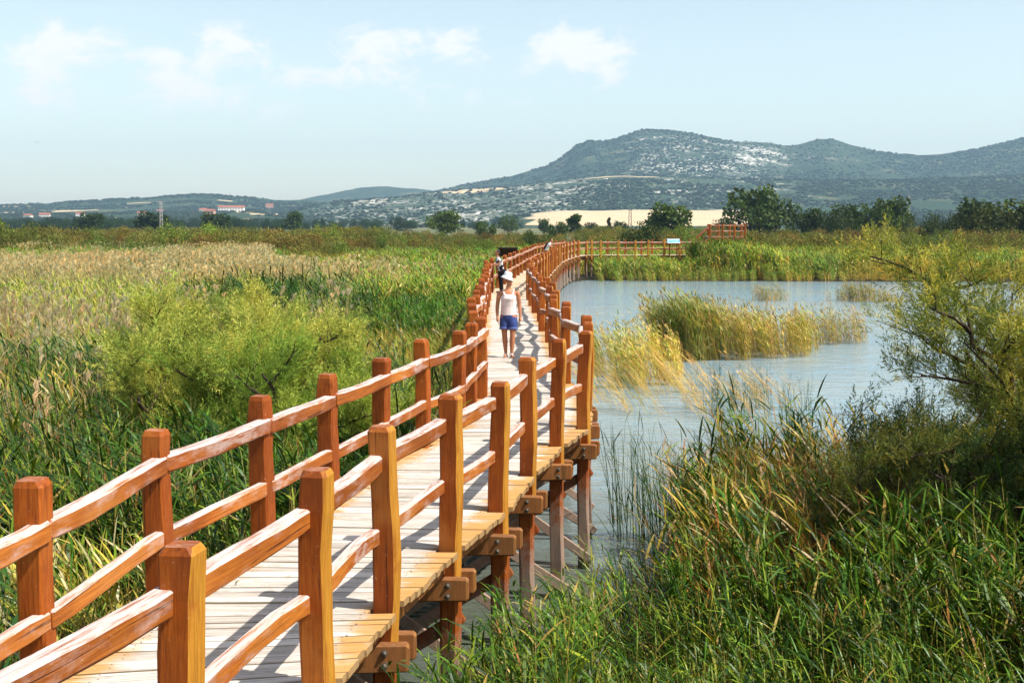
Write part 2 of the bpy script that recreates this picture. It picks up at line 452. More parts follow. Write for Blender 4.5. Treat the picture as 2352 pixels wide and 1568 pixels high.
# ---- planks
def plank_mesh(L, w, rg, end_l=0, end_r=0):
    """a deck board along X, centred; slightly uneven edges"""
    th = .048; n = 4; v = []; f = []
    c = .006
    for k in range(n + 1):
        x = -L / 2 + L * k / n
        w0 = w / 2 + rg.uniform(-.004, .004); w1 = w / 2 + rg.uniform(-.004, .004)
        dz = rg.uniform(-.002, .002)
        v += [(x, -w0, -th), (x, w1, -th), (x, w1, -c + dz), (x, w1 - c, dz), (x, -w0 + c, dz), (x, -w0, -c + dz)]
    for k in range(n):
        for j in range(6):
            f.append((k * 6 + j, k * 6 + (j + 1) % 6, (k + 1) * 6 + (j + 1) % 6, (k + 1) * 6 + j))
    f.append((5, 4, 3, 2, 1, 0)); f.append(tuple(n * 6 + j for j in range(6)))
    return v, f
PL_VAR = []
for _ in range(10):
    v, f = plank_mesh(1.8, .125, rg)
    me = mesh_py('plank', v, [tuple(reversed(q)) for q in f], M_DECK)
    bm = bmesh.new(); bm.from_mesh(me); bmesh.ops.recalc_face_normals(bm, faces=bm.faces); bm.to_mesh(me); bm.free()
    PL_VAR.append(me)
def poly_pts(side):
    return [Vector((b[0], b[1])) if side < 0 else Vector((b[2], b[3])) for b in ALL]
PLp, PRp = poly_pts(-1), poly_pts(1)
count = 0
rest_v = []; rest_f = []
def board_mesh(q, rg):
    """one deck board from its four local corners (left-near, right-near, right-far, left-far)"""
    th = .05; c = .006; n = 3; v = []; f = []
    for k in range(n + 1):
        t = k / n; a = q[0].lerp(q[1], t); b = q[3].lerp(q[2], t); dz = rg.uniform(-.002, .002); ja = rg.uniform(-.003, .003); jb = rg.uniform(-.003, .003)
        v += [(a.x, a.y + ja, -th), (b.x, b.y + jb, -th), (b.x, b.y + jb, dz - c), (b.x, b.y + jb - c, dz), (a.x, a.y + ja + c, dz), (a.x, a.y + ja, dz - c)]
    for k in range(n):
        for m_ in range(6): f.append((k * 6 + m_, (k + 1) * 6 + m_, (k + 1) * 6 + (m_ + 1) % 6, k * 6 + (m_ + 1) % 6))
    f.append((0, 1, 2, 3, 4, 5)); f.append(tuple(n * 6 + 5 - m_ for m_ in range(6)))
    return v, f
for i in range(len(ALL) - 1):
    a0, a1, b0, b1 = PLp[i], PLp[i + 1], PRp[i], PRp[i + 1]
    Lm = ((a1 - a0).length + (b1 - b0).length) / 2
    n = max(1, round(Lm / .142))
    edges = [0.0]
    ws = [rnd.choice([.75, .95, 1.0, 1.1, 1.3]) * rnd.uniform(.93, 1.07) for _ in range(n)]; tot = sum(ws)
    for w in ws: edges.append(edges[-1] + w / tot)
    for k in range(n):
        g0 = rnd.uniform(.005, .015) / Lm; g1 = rnd.uniform(.005, .014) / Lm
        t0, t1 = edges[k] + g0, edges[k + 1] - g1; tm = (t0 + t1) / 2
        el_, er_ = .075 + rnd.uniform(-.012, .02), .09 + rnd.uniform(-.018, .018)
        wd = (t1 - t0) * Lm; l = a0.lerp(a1, tm); r = b0.lerp(b1, tm)
        for m_ in (i, i + 1):           # boards beside a post are cut back to it
            if (l - PLp[m_]).length < .082 + wd / 2: el_ = -.095
            if (r - PRp[m_]).length < .082 + wd / 2: er_ = -.095
        d = (r - l).normalized(); c = (l + r) / 2; rz = math.atan2(d.y, d.x)
        w4 = [a0.lerp(a1, t0) - d * el_, b0.lerp(b1, t0) + d * er_, b0.lerp(b1, t1) + d * er_, a0.lerp(a1, t1) - d * el_]
        rot = Matrix.Rotation(-rz, 2)
        v, f = board_mesh([rot @ (q - c) for q in w4], rnd)
        z = DECK + rnd.uniform(-.007, .006)
        if count < 300:
            o = link('plank', mesh_py('plank', v, f, M_DECK), None, boardwalk)
            o.location = (c.x, c.y, z); o.rotation_euler = (rnd.uniform(-.006, .006), 0, rz)
        else:
            mat = Matrix.Translation((c.x, c.y, z)) @ Matrix.Rotation(rz, 4, 'Z'); base = len(rest_v)
            rest_v += [tuple(mat @ Vector(q)) for q in v]; rest_f += [tuple(base + q for q in p) for p in f]
        count += 1
def wood_far_deck():
    m, t, out = new_mat('weathered_far_deck_wood')
    p = t.new('ShaderNodeTexCoord').outputs['Object']
    g = t.noise(t.mapping(p, (2, 9, 2)), 2.2, 4)
    c = t.mix(g, (.44, .33, .23), (.66, .52, .37))
    c = t.mix(t.math('MULTIPLY', t.ramp(t.noise(p, 1.3, 3), .5, .7), .5), c, (.52, .29, .08))
    principled(t, out, c, .75, .2)
    return m
far_deck = link('far_planks', mesh_py('far_planks', rest_v, rest_f, wood_far_deck()), None, boardwalk)
far_deck['kind'] = 'stuff'

# ------------------------------------------------------------------ the lake outline (x, y)
LAKE = [(-1.9, 8.6), (-.4, 8.9), (.7, 10.2), (1.6, 11.6), (2.2, 13.4), (2.5, 16.6), (2.8, 18.2), (5.2, 18.3), (9, 18.9), (13, 20.5), (20, 25), (34, 33), (60, 45), (85, 60),
        (95, 101), (60, 101), (42, 100.5), (30, 100.0), (20, 101), (12, 101.6), (8, 102.3), (5.6, 102.6), (4.6, 100), (2.9, 92), (1.9, 84), (.6, 66), (-.6, 56), (-1.6, 48),
        (-2.0, 30), (-2.4, 18)]
def in_poly(x, y, poly):
    x = np.asarray(x, float); y = np.asarray(y, float); ins = np.zeros(x.shape, bool)
    n = len(poly)
    for i in range(n):
        x0, y0 = poly[i]; x1, y1 = poly[(i + 1) % n]
        c = ((y0 > y) != (y1 > y)) & (x < (x1 - x0) * (y - y0) / (y1 - y0 + 1e-12) + x0)
        ins ^= c
    return ins
def dist_poly(x, y, poly):
    d = np.full(np.shape(x), 1e9); n = len(poly)
    for i in range(n):
        x0, y0 = poly[i]; x1, y1 = poly[(i + 1) % n]
        ex, ey = x1 - x0, y1 - y0
        t = np.clip(((x - x0) * ex + (y - y0) * ey) / (ex * ex + ey * ey), 0, 1)
        d = np.minimum(d, np.hypot(x - x0 - t * ex, y - y0 - t * ey))
    return d
def ground_z(x, y):
    x = np.asarray(x, float); y = np.asarray(y, float)
    s = dist_poly(x, y, LAKE) * np.where(in_poly(x, y, LAKE), -1, 1)
    return np.where(s > 0, .02 + .1 * sstep(0, 4, s), -.55 * sstep(0, 5, -s) - .02) + .05 * (fbm(x * .4, y * .4, 5) - .5) * (s > 1)

# ------------------------------------------------------------------ ground sheet
def grid_axis(spec):
    out = []
    for a, b, st in spec: out += list(np.arange(a, b, st))
    return np.array(out + [spec[-1][1]])
gx = grid_axis([(-6500, -600, 590), (-600, -60, 45), (-60, -12, 4), (-12, 24, .75), (24, 100, 4), (100, 600, 50), (600, 6500, 590)])
gy = grid_axis([(-300, 0, 60), (0, 30, .75), (30, 116, 2), (116, 300, 20), (300, 1000, 100), (1000, 6500, 550)])
X, Y = np.meshgrid(gx, gy); Z = ground_z(X, Y)
v = np.stack([X.ravel(), Y.ravel(), Z.ravel()], 1); nx, ny = len(gx), len(gy)
idx = np.arange(nx * ny).reshape(ny, nx)
f = np.stack([idx[:-1, :-1].ravel(), idx[:-1, 1:].ravel(), idx[1:, 1:].ravel(), idx[1:, :-1].ravel()], 1)
def mat_ground():
    m, t, out = new_mat('marsh_soil')
    p = t.new('ShaderNodeNewGeometry').outputs['Position']
    n = t.noise(p, 1.2, 5); n2 = t.noise(t.mapping(p, (.004, .012, 1)), 1.0, 4)
    near = t.mix(n, (.016, .014, .009), (.05, .042, .025))
    far = t.mix(t.ramp(n2, .4, .62), (.075, .095, .04), (.19, .17, .08))
    sp = t.new('ShaderNodeSeparateXYZ'); t.l.new(p, sp.inputs[0])
    c = t.mix(t.ramp(sp.outputs[1], 130, 220), near, far)
    principled(t, out, c, .9, .15, n, .03, .5)
    return m
ground = link('ground', mesh_py('ground', v, f, mat_ground(), True)); tag(ground, 'flat marsh ground reaching to the hills', kind='structure')

# ------------------------------------------------------------------ water
def mat_water():
    m, t, out = new_mat('lake_water')
    p = t.new('ShaderNodeNewGeometry').outputs['Position']
    w1 = t.noise(t.mapping(p, (1.3, 3.0, 1)), 1.3, 4, .55, .4)
    w2 = t.noise(t.mapping(p, (.5, 1.1, 1)), .6, 3, .5)
    w3 = t.noise(t.mapping(p, (4, 9, 1)), 1.5, 2, .5)
    h = t.math('ADD', t.math('MULTIPLY', w1, 1.0), t.math('ADD', t.math('MULTIPLY', w2, 1.5), t.math('MULTIPLY', w3, .25)))
    silt = t.ramp(t.noise(p, .12, 3), .35, .7)
    c = t.mix(silt, (.22, .34, .41), (.29, .36, .37))
    sp = t.new('ShaderNodeSeparateXYZ'); t.l.new(p, sp.inputs[0])
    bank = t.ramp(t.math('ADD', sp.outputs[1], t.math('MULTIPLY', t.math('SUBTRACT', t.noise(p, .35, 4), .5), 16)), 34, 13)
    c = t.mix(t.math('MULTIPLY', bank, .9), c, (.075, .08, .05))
    b = principled(t, out, c, .06, .5, h, .045, 1.0)
    b.inputs['IOR'].default_value = 1.333
    return m
wx = grid_axis([(-10, 30, 2), (30, 110, 10)]); wy = grid_axis([(2, 30, 2), (30, 118, 8)])
X, Y = np.meshgrid(wx, wy); nx, ny = len(wx), len(wy)
idx = np.arange(nx * ny).reshape(ny, nx)
water = link('water', mesh_py('water', np.stack([X.ravel(), Y.ravel(), 0 * X.ravel()], 1), np.stack([idx[:-1, :-1].ravel(), idx[:-1, 1:].ravel(), idx[1:, 1:].ravel(), idx[1:, :-1].ravel()], 1), mat_water()))
tag(water, 'shallow rippled lake water beside the boardwalk', kind='structure')

# ------------------------------------------------------------------ hills (profiles measured as view bearings, built at their real distance)
RIDGES = [
    (3600, 1350, 1500, [(300, 520), (640, 505), (900, 462), (1010, 438), (1100, 418), (1170, 405), (1250, 385), (1290, 365), (1320, 340), (1350, 327), (1400, 325), (1440, 312), (1480, 303), (1530, 303), (1600, 314), (1660, 326), (1700, 331), (1760, 333), (1800, 343), (1830, 338), (1870, 326), (1905, 325), (1950, 338), (2020, 350), (2100, 357), (2170, 350), (2240, 340), (2300, 325), (2352, 316), (2450, 305), (2600, 330), (2900, 420), (3300, 520)]),
    (2450, 950, 700, [(500, 520), (580, 505), (640, 492), (700, 475), (780, 462), (900, 452), (1000, 443), (1150, 431), (1290, 417), (1450, 408), (1700, 413), (1900, 417), (2100, 412), (2352, 402), (2700, 420), (3100, 500), (3300, 520)]),
    (3000, 1000, 900, [(-1500, 505), (-900, 495), (-300, 480), (0, 471), (100, 469), (200, 465), (300, 457), (380, 449), (440, 446), (500, 448), (560, 454), (640, 462), (720, 463), (800, 478), (900, 500), (1000, 520)]),
    (4300, 1000, 900, [(560, 495), (640, 470), (690, 459), (760, 445), (830, 432), (890, 428), (940, 431), (990, 438), (1060, 450), (1200, 480), (1300, 515)]),
    (1950, 700, 700, [(-1500, 500), (-600, 496), (0, 493), (200, 490), (420, 488), (600, 486), (700, 496), (800, 515)]),
]
def hill_z(px, Yd):
    H = np.full(px.shape, -6.0)
    for Dr, wf, wb, prof in RIDGES:
        pr = np.array(prof, float)
        top = CAM_H + (512 - np.interp(px, pr[:, 0], pr[:, 1])) / FPX * Dr
        tf = np.clip((Dr - Yd) / wf, 0, 1); tb = np.clip((Yd - Dr) / wb, 0, 1)
        g = np.where(Yd < Dr, (1 - tf) ** 1.25, 1 - sstep(0, 1, tb))
        H = np.maximum(H, (top + 4) * g - 4)
    # gentle rise of the wheat land at the foot of the mountain
    wheat = 24 * sstep(950, 1800, Yd) * sstep(1000, 1300, px) * (1 - sstep(1750, 2000, px)) * (1 - sstep(1800, 2500, Yd))
    H = np.maximum(H, wheat - 2)
    amp = np.clip((H + 4) / 60, 0, 1)
    xs = (px - 1176) / FPX * Yd
    H = H + amp * (16 * (fbm(xs / 260, Yd / 260, 9) - .5) + 7 * (fbm(xs / 60, Yd / 60, 19) - .5))
    return H
hx = np.linspace(-1500, 3300, 520); hy = np.concatenate([np.arange(900, 1500, 40), np.arange(1500, 3700, 22), np.arange(3700, 5200, 90)])
PX, YD = np.meshgrid(hx, hy); HZ = hill_z(PX, YD); HZ[0, :] = -6
XS = (PX - 1176) / FPX * YD
nx, ny = len(hx), len(hy); idx = np.arange(nx * ny).reshape(ny, nx)
f = np.stack([idx[:-1, :-1].ravel(), idx[:-1, 1:].ravel(), idx[1:, 1:].ravel(), idx[1:, :-1].ravel()], 1)
hme = mesh_py('hills', np.stack([XS.ravel(), YD.ravel(), HZ.ravel()], 1), f, None, True)
def win(v, a, b, c, d): return sstep(a, b, v) * (1 - sstep(c, d, v))
scr = 512 - (HZ - CAM_H) / YD * FPX           # bearing height of each point, used to lay out rock and fields
rock = .38 + .30 * win(PX, 640, 760, 1250, 1400) * win(YD, 1500, 1650, 2500, 2600) + .13 * win(PX, 1640, 1700, 1960, 2060) * win(YD, 3150, 3300, 3700, 3800) \
    + .30 * win(PX, 1380, 1500, 1700, 1900) * win(YD, 2900, 3000, 3500, 3600) + .25 * win(PX, 1250, 1400, 1800, 1900) * win(YD, 1500, 1700, 2400, 2500) - .2 * win(PX, 2050, 2150, 3300, 3301)
rock = rock - .12 * (PX < 640)
wheat = np.maximum(win(PX + 60 * (fbm(YD / 90, PX / 50, 3) - .5), 1190, 1240, 1700, 1730) * win(scr, 481, 484, 516, 520) * (YD < 1850),
                   win(PX, 1010, 1030, 1150, 1200) * win(YD, 2380, 2400, 2470, 2500))
wheat = np.maximum(wheat, .8 * win(PX, 1290, 1320, 1480, 1540) * win(YD, 2420, 2440, 2480, 2500))
wheat = np.maximum(wheat, .7 * (fbm(XS / 160, YD / 60, 41) > .66) * win(PX, -1500, -1499, 620, 700) * (YD < 2900))
for nm, arr in (('rock', rock), ('wheat', wheat)):
    a = hme.attributes.new(nm, 'FLOAT', 'POINT'); a.data.foreach_set('value', arr.ravel().astype(np.float32))
def mat_hills():
    m, t, out = new_mat('karst_hillside')
    p = t.new('ShaderNodeNewGeometry').outputs['Position']
    ar = t.new('ShaderNodeAttribute', attribute_name='rock').outputs['Fac']
    aw = t.new('ShaderNodeAttribute', attribute_name='wheat').outputs['Fac']
    n = t.noise(p, .095, 5, .66); n2 = t.noise(p, .012, 4, .6); n3 = t.noise(t.mapping(p, (1, 1, 2.5)), .13, 3, .6)
    green = t.mix(n3, (.015, .034, .020), (.050, .082, .042))
    soil = t.mix(n2, (.17, .14, .08), (.12, .13, .06))
    c = t.mix(t.ramp(n2, .5, .75), green, soil)
    thr = t.math('SUBTRACT', .765, t.math('MULTIPLY', ar, .31))
    r = t.math('GREATER_THAN', t.math('ADD', t.math('MULTIPLY', n, .65), t.math('MULTIPLY', n2, .35)), thr)
    r = t.ramp(t.math('SUBTRACT', t.math('ADD', t.math('MULTIPLY', n, .65), t.math('MULTIPLY', n2, .35)), thr), -.01, .03)
    c = t.mix(r, c, t.mix(n3, (.50, .46, .40), (.74, .70, .64)))
    sp_n = t.noise(p, .2, 3, .6)
    speck = t.ramp(t.math('ADD', sp_n, t.math('MULTIPLY', ar, .16)), .735, .765)
    c = t.mix(t.math('MULTIPLY', speck, .9), c, (.68, .63, .56))
    wc = t.mix(t.noise(t.mapping(p, (.02, .004, 1)), 1.2, 3), (.50, .37, .21), (.64, .49, .32))
    c = t.mix(t.ramp(aw, .25, .6), c, wc)
    principled(t, out, c, .95, .05, n, 2.0, .6)
    return m
hme.materials.append(mat_hills())
hills = link('hills', hme); tag(hills, 'karst hills with scrub and white limestone beyond the marsh', kind='structure')

# ------------------------------------------------------------------ haze
bm = bmesh.new(); bmesh.ops.create_cube(bm, size=1.0)
hz_me = bpy.data.meshes.new('haze'); bm.to_mesh(hz_me); bm.free()
haze = link('haze', hz_me); haze.scale = (13400, 7200, 430); haze.location = (0, 3200, 430 / 2 - 8)
m, t, out = new_mat('haze_air')
pv = t.new('ShaderNodeVolumePrincipled'); pv.inputs['Color'].default_value = (.48, .74, 1.0, 1); pv.inputs['Density'].default_value = .00012
pv.inputs['Anisotropy'].default_value = .1
t.l.new(pv.outputs[0], out.inputs['Volume']); hz_me.materials.append(m)
tag(haze, 'thin blue summer haze over the plain', 'haze', kind='stuff')
haze.display_type = 'WIRE'

# ================================================================== vegetation
def mat_leaf(name, inst=False, trans=.35, rough=.5):
    m, t, out = new_mat(name)
    c = t.new('ShaderNodeAttribute', attribute_name='col').outputs['Color']
    if inst:
        tn = t.new('ShaderNodeAttribute', attribute_name='tint', attribute_type='INSTANCER').outputs['Color']
    else:
        tn = t.new('ShaderNodeObjectInfo').outputs['Color']
    c = t.mix(1.0, c, tn, 'MULTIPLY')
    b = t.new('ShaderNodeBsdfPrincipled'); t.l.new(c, b.inputs['Base Color']); b.inputs['Roughness'].default_value = rough
    b.inputs['Specular IOR Level'].default_value = .18
    tr = t.new('ShaderNodeBsdfTranslucent'); c2 = t.mix(1.0, c, (1.3, 1.25, .6), 'MULTIPLY'); t.l.new(c2, tr.inputs[0])
    mx = t.new('ShaderNodeMixShader'); mx.inputs[0].default_value = trans
    t.l.new(b.outputs[0], mx.inputs[1]); t.l.new(tr.outputs[0], mx.inputs[2]); t.l.new(mx.outputs[0], out.inputs[0])
    return m
M_REED = mat_leaf('reed_leaf', True, .14, .40)
M_TAM = mat_leaf('tamarisk_leaf', False, .3, .7)
M_TAMI = mat_leaf('shrub_leaf', True, .25, .7)
M_TREE = mat_leaf('broad_leaf', False, .22, .6)
M_BARK = plain('grey_brown_bark', (.075, .055, .04), .85, .1, .4, 6)

class Acc:
    """collects coloured triangles and quads"""
    def __init__(s): s.v = []; s.f = []; s.c = []
    def strip(s, pts, widths, side, col, col2=None):
        b = len(s.v); n = len(pts)
        for i, (p, w) in enumerate(zip(pts, widths)):
            k = i / (n - 1); c = col if col2 is None else tuple(a + (d - a) * k for a, d in zip(col, col2))
            if w <= 1e-5:
                s.v.append(tuple(p)); s.c.append(c)
            else:
                q = side * (w / 2)
                s.v.append(tuple(p - q)); s.v.append(tuple(p + q)); s.c += [c, c]
        j = b
        for i in range(n - 1):
            if widths[i + 1] <= 1e-5: s.f.append((j, j + 1, j + 2)); j += 2
            else: s.f.append((j, j + 1, j + 3, j + 2)); j += 2
    def tube(s, pts, radii, col, n=3):
        b = len(s.v)
        for p, r in zip(pts, radii):
            for k in range(n):
                a = 6.2832 * k / n
                s.v.append((p[0] + r * math.cos(a), p[1] + r * math.sin(a), p[2])); s.c.append(col)
        for i in range(len(pts) - 1):
            for k in range(n):
                s.f.append((b + i * n + k, b + i * n + (k + 1) % n, b + (i + 1) * n + (k + 1) % n, b + (i + 1) * n + k))
    def mesh(s, name, mat): return mesh_py(name, s.v, s.f, mat, False, np.array(s.c, np.float32))

def jc(c, rg, a=.25):
    k = 1 + rg.uniform(-a, a); h = rg.uniform(-.12, .12)
    return (c[0] * k * (1 + h), c[1] * k, c[2] * k * (1 - h))

GREEN = (.050, .108, .009); DEEP = (.018, .048, .007); LIME = (.145, .20, .016); STRAW = (.40, .28, .095); TAN = (.42, .32, .18); RUST = (.27, .12, .03); GOLD = (.36, .27, .045)
def reed_clump(rg, stems, rad, h, leaves, leaf_len, leaf_w, palette, dry, lean=(-.14, .02), stemcol=STRAW, stem_r=.005, plume=0.0, droop=1.0, low=.18, bare=False):
    A = Acc()
    for _ in range(stems):
        a = rg.uniform(0, 6.28); r = rad * math.sqrt(rg.random())
        hh = h * rg.uniform(.72, 1.08)
        lx = lean[0] + rg.gauss(0, .09); ly = lean[1] + rg.gauss(0, .09)
        base = Vector((r * math.cos(a), r * math.sin(a), -.15))
        pts = []
        for k in range(5):
            t = k / 4
            pts.append(base + Vector((lx * hh * (t * .35 + t * t * .65), ly * hh * (t * .35 + t * t * .65), (hh + .15) * t)))
        isdry = rg.random() < dry
        sc = jc(stemcol if isdry or rg.random() < .4 else rg.choice(palette), rg)
        A.tube(pts, [stem_r, stem_r * .9, stem_r * .8, stem_r * .6, stem_r * .35], sc)
        def at(t):
            t = min(.9999, max(0, t)) * 4; i = int(t); return pts[i].lerp(pts[i + 1], t - i)
        nl = 0 if bare and rg.random() < .75 else leaves
        az = rg.uniform(0, 6.28)
        for q in range(nl):
            t = low + (1 - low) * (q + rg.random()) / nl
            az += 2.4 + rg.uniform(-.5, .5)
            # leaves stream down-wind
            d = Vector((math.cos(az), math.sin(az), 0)) + Vector((lean[0], lean[1], 0)) * 5.0
            d.normalize()
            L = leaf_len * rg.uniform(.45, 1.3) * (1.0 if t < .85 else .75)
            elv = rg.uniform(.72, 1.25)
            p0 = at(t); dirv = d * math.cos(elv) + Vector((0, 0, math.sin(elv)))
            P_ = [p0]; dr = droop * rg.uniform(.5, 1.3)
            for s_ in range(1, 4):
                dirv = (dirv + Vector((d.x * .12, d.y * .12, -.10 * dr - (.25 if rg.random() < .12 else 0)))).normalized()
                P_.append(P_[-1] + dirv * (L / 3))
            side = Vector((-d.y, d.x, 0)) + Vector((0, 0, rg.uniform(-.7, .7))); side.normalize()
            ld = isdry or (t < .4 and rg.random() < .25 + dry * .6)
            c = jc(rg.choice([STRAW, TAN, RUST, GOLD]) if ld else rg.choice(palette), rg)
            w = leaf_w * rg.uniform(.5, 1.5)
            A.strip(P_, [w * .55, w, w * .75, 0], side, c, None if ld else tuple(x * 1.15 for x in c))
        if rg.random() < plume:
            tp = pts[-1]; pc = jc((.50, .39, .24), rg)
            for q in range(9):
                d = Vector((rg.gauss(lean[0] * 2.2, .35), rg.gauss(0, .35), 1)).normalized()
                A.strip([tp - Vector((0, 0, .02)), tp + d * .11, tp + d * .2 + Vector((.05, 0, -.03))], [.008, .016, 0], Vector((1, 0, 0)), pc)
    return A

rg = random.Random(21)
PROTO = {}
def protos(key, n, mat, **kw):
    L = []
    for i in range(n):
        A = reed_clump(rg, **kw)
        L.append(bpy.data.objects.new('clump_%s_%02d' % (key, i), A.mesh('clump_' + key, mat)))
    PROTO[key] = L
protos('lush', 7, M_REED, stems=7, rad=.20, h=2.05, leaves=13, leaf_len=.50, leaf_w=.025, palette=[GREEN, GREEN, DEEP, DEEP, LIME, LIME], dry=.06, plume=.0)
protos('mixed', 7, M_REED, stems=7, rad=.20, h=1.95, leaves=11, leaf_len=.42, leaf_w=.021, palette=[GREEN, LIME, GOLD], dry=.3, plume=.0)
protos('golden', 6, M_REED, stems=8, rad=.24, h=1.95, leaves=9, leaf_len=.36, leaf_w=.026, palette=[LIME, GOLD, (.24, .28, .06)], dry=.55, lean=(-.2, .0), plume=.12)
protos('stalk', 6, M_REED, stems=9, rad=.25, h=2.35, leaves=5, leaf_len=.36, leaf_w=.02, palette=[GREEN, LIME], dry=.7, stemcol=TAN, plume=.22, low=.5, bare=True, lean=(-.05, .0))
protos('bent', 5, M_REED, stems=7, rad=.28, h=1.25, leaves=7, leaf_len=.30, leaf_w=.014, palette=[GOLD, STRAW, LIME], dry=.6, lean=(-.75, .05), plume=.1)
protos('rush', 4, M_REED, stems=10, rad=.22, h=1.75, leaves=2, leaf_len=.6, leaf_w=.012, palette=[DEEP, GREEN], dry=.08, lean=(-.06, 0), stemcol=GREEN, stem_r=.006, low=.02, droop=.4)
protos('grassy', 6, M_REED, stems=10, rad=.28, h=1.0, leaves=6, leaf_len=.34, leaf_w=.013, palette=[LIME, GREEN, GOLD], dry=.3, lean=(-.2, .0))
protos('flush', 6, M_REED, stems=13, rad=.55, h=2.15, leaves=6, leaf_len=.55, leaf_w=.05, palette=[GREEN, DEEP, LIME], dry=.12, stem_r=.010)
protos('fgold', 6, M_REED, stems=13, rad=.55, h=1.9, leaves=5, leaf_len=.5, leaf_w=.04, palette=[LIME, GOLD, GREEN], dry=.5, stem_r=.011)
protos('fstalk', 6, M_REED, stems=15, rad=.55, h=2.35, leaves=3, leaf_len=.4, leaf_w=.04, palette=[LIME, GREEN], dry=.8, stemcol=TAN, stem_r=.014, plume=.6, low=.55, bare=True, lean=(-.05, 0))

def scatter(name, objs, pos, rotz, scl, tint, tilt=None):
    """one object whose points carry instances of the clumps"""
    n = len(pos)
    me = bpy.data.meshes.new(name); me.vertices.add(n); me.vertices.foreach_set('co', np.asarray(pos, np.float32).ravel())
    rot = np.zeros((n, 3), np.float32); rot[:, 2] = rotz
    if tilt is not None: rot[:, :2] = tilt
    me.attributes.new('rot', 'FLOAT_VECTOR', 'POINT').data.foreach_set('vector', rot.ravel())
    s3 = np.repeat(np.asarray(scl, np.float32)[:, None], 3, 1) if np.ndim(scl) == 1 else np.asarray(scl, np.float32)
    me.attributes.new('scl', 'FLOAT_VECTOR', 'POINT').data.foreach_set('vector', s3.ravel())
    me.attributes.new('pick', 'INT', 'POINT').data.foreach_set('value', nrg.integers(0, len(objs), n).astype(np.int32))
    tc = np.ones((n, 4), np.float32); tc[:, :3] = tint
    me.attributes.new('tint', 'FLOAT_COLOR', 'POINT').data.foreach_set('color', tc.ravel())
    o = link(name, me)
    key = 'src_' + objs[0].name
    col = bpy.data.collections.get(key)
    if col is None:
        col = bpy.data.collections.new(key)
        for ob in objs: col.objects.link(ob)
    ng = bpy.data.node_groups.new('scatter_' + name, 'GeometryNodeTree')
    ng.interface.new_socket('Geometry', in_out='INPUT', socket_type='NodeSocketGeometry')
    ng.interface.new_socket('Geometry', in_out='OUTPUT', socket_type='NodeSocketGeometry')
    gi = ng.nodes.new('NodeGroupInput'); go = ng.nodes.new('NodeGroupOutput')
    ci = ng.nodes.new('GeometryNodeCollectionInfo'); ci.inputs['Collection'].default_value = col
    ci.inputs['Separate Children'].default_value = True; ci.inputs['Reset Children'].default_value = True
    ip = ng.nodes.new('GeometryNodeInstanceOnPoints'); ip.inputs['Pick Instance'].default_value = True
    def na(nm, dt):
        nd = ng.nodes.new('GeometryNodeInputNamedAttribute'); nd.data_type = dt; nd.inputs[0].default_value = nm
        return nd.outputs['Attribute']
    e2r = ng.nodes.new('FunctionNodeEulerToRotation')
    ng.links.new(na('rot', 'FLOAT_VECTOR'), e2r.inputs[0])
    ng.links.new(gi.outputs[0], ip.inputs['Points']); ng.links.new(ci.outputs[0], ip.inputs['Instance'])
    ng.links.new(na('pick', 'INT'), ip.inputs['Instance Index']); ng.links.new(e2r.outputs[0], ip.inputs['Rotation'])
    ng.links.new(na('scl', 'FLOAT_VECTOR'), ip.inputs['Scale']); ng.links.new(ip.outputs[0], go.inputs[0])
    md = o.modifiers.new('scatter', 'NODES'); md.node_group = ng
    return o

WLx = np.array([b[0] for b in BENTS]); WLy = np.array([b[1] for b in BENTS]); WRx = np.array([b[2] for b in BENTS]); WRy = np.array([b[3] for b in BENTS])
def left_edge(y): return np.interp(y, WLy, WLx)
def right_edge(y): return np.interp(y, WRy, WRx)

def field(y0, y1, dens, xfun0, xfun1, keep=None, seed=0):
    """random points between two x limits that depend on y, at dens points per square metre"""
    g = np.random.default_rng(seed)
    ys = np.linspace(y0, y1, 60); wmax = max((xfun1(ys) - xfun0(ys)).max(), .01)
    n = int(dens * wmax * (y1 - y0))
    y = g.uniform(y0, y1, n); u = g.uniform(0, 1, n); a = xfun0(y); x = a + u * wmax
    k = x < xfun1(y); x, y = x[k], y[k]
    if keep is not None:
        kk = keep(x, y, g); x, y = x[kk], y[kk]
    return x, y
def reeds(name, label, key, x, y, smin=.8, smax=1.15, tint=(1, 1, 1), tvar=.16, cat='reeds', z=None, wind=.55, seed=1, hscale=None):
    g = np.random.default_rng(seed); n = len(x)
    z = np.maximum(ground_z(x, y), -.3) if z is None else np.full(n, z)
    k = 1 + g.uniform(-tvar, tvar, n); h = g.uniform(-.1, .1, n)
    big = fbm(x * .35, y * .25, 31) - .5
    big = big * 1.5
    T = np.stack([tint[0] * k * (1 + h + big * .5), tint[1] * k * (1 + big * .15), tint[2] * k * (1 - h)], 1)
    s = g.uniform(smin, smax, n) * (1 + .25 * (fbm(x * .5, y * .4, 77) - .5))
    if hscale is not None: s = s * hscale
    o = scatter(name, PROTO[key], np.stack([x, y, z], 1), g.uniform(-wind, wind, n), s, T, g.uniform(-.07, .07, (n, 2)))
    return tag(o, label, cat, kind='stuff')

mL = lambda y: -.44 * y - 3.5
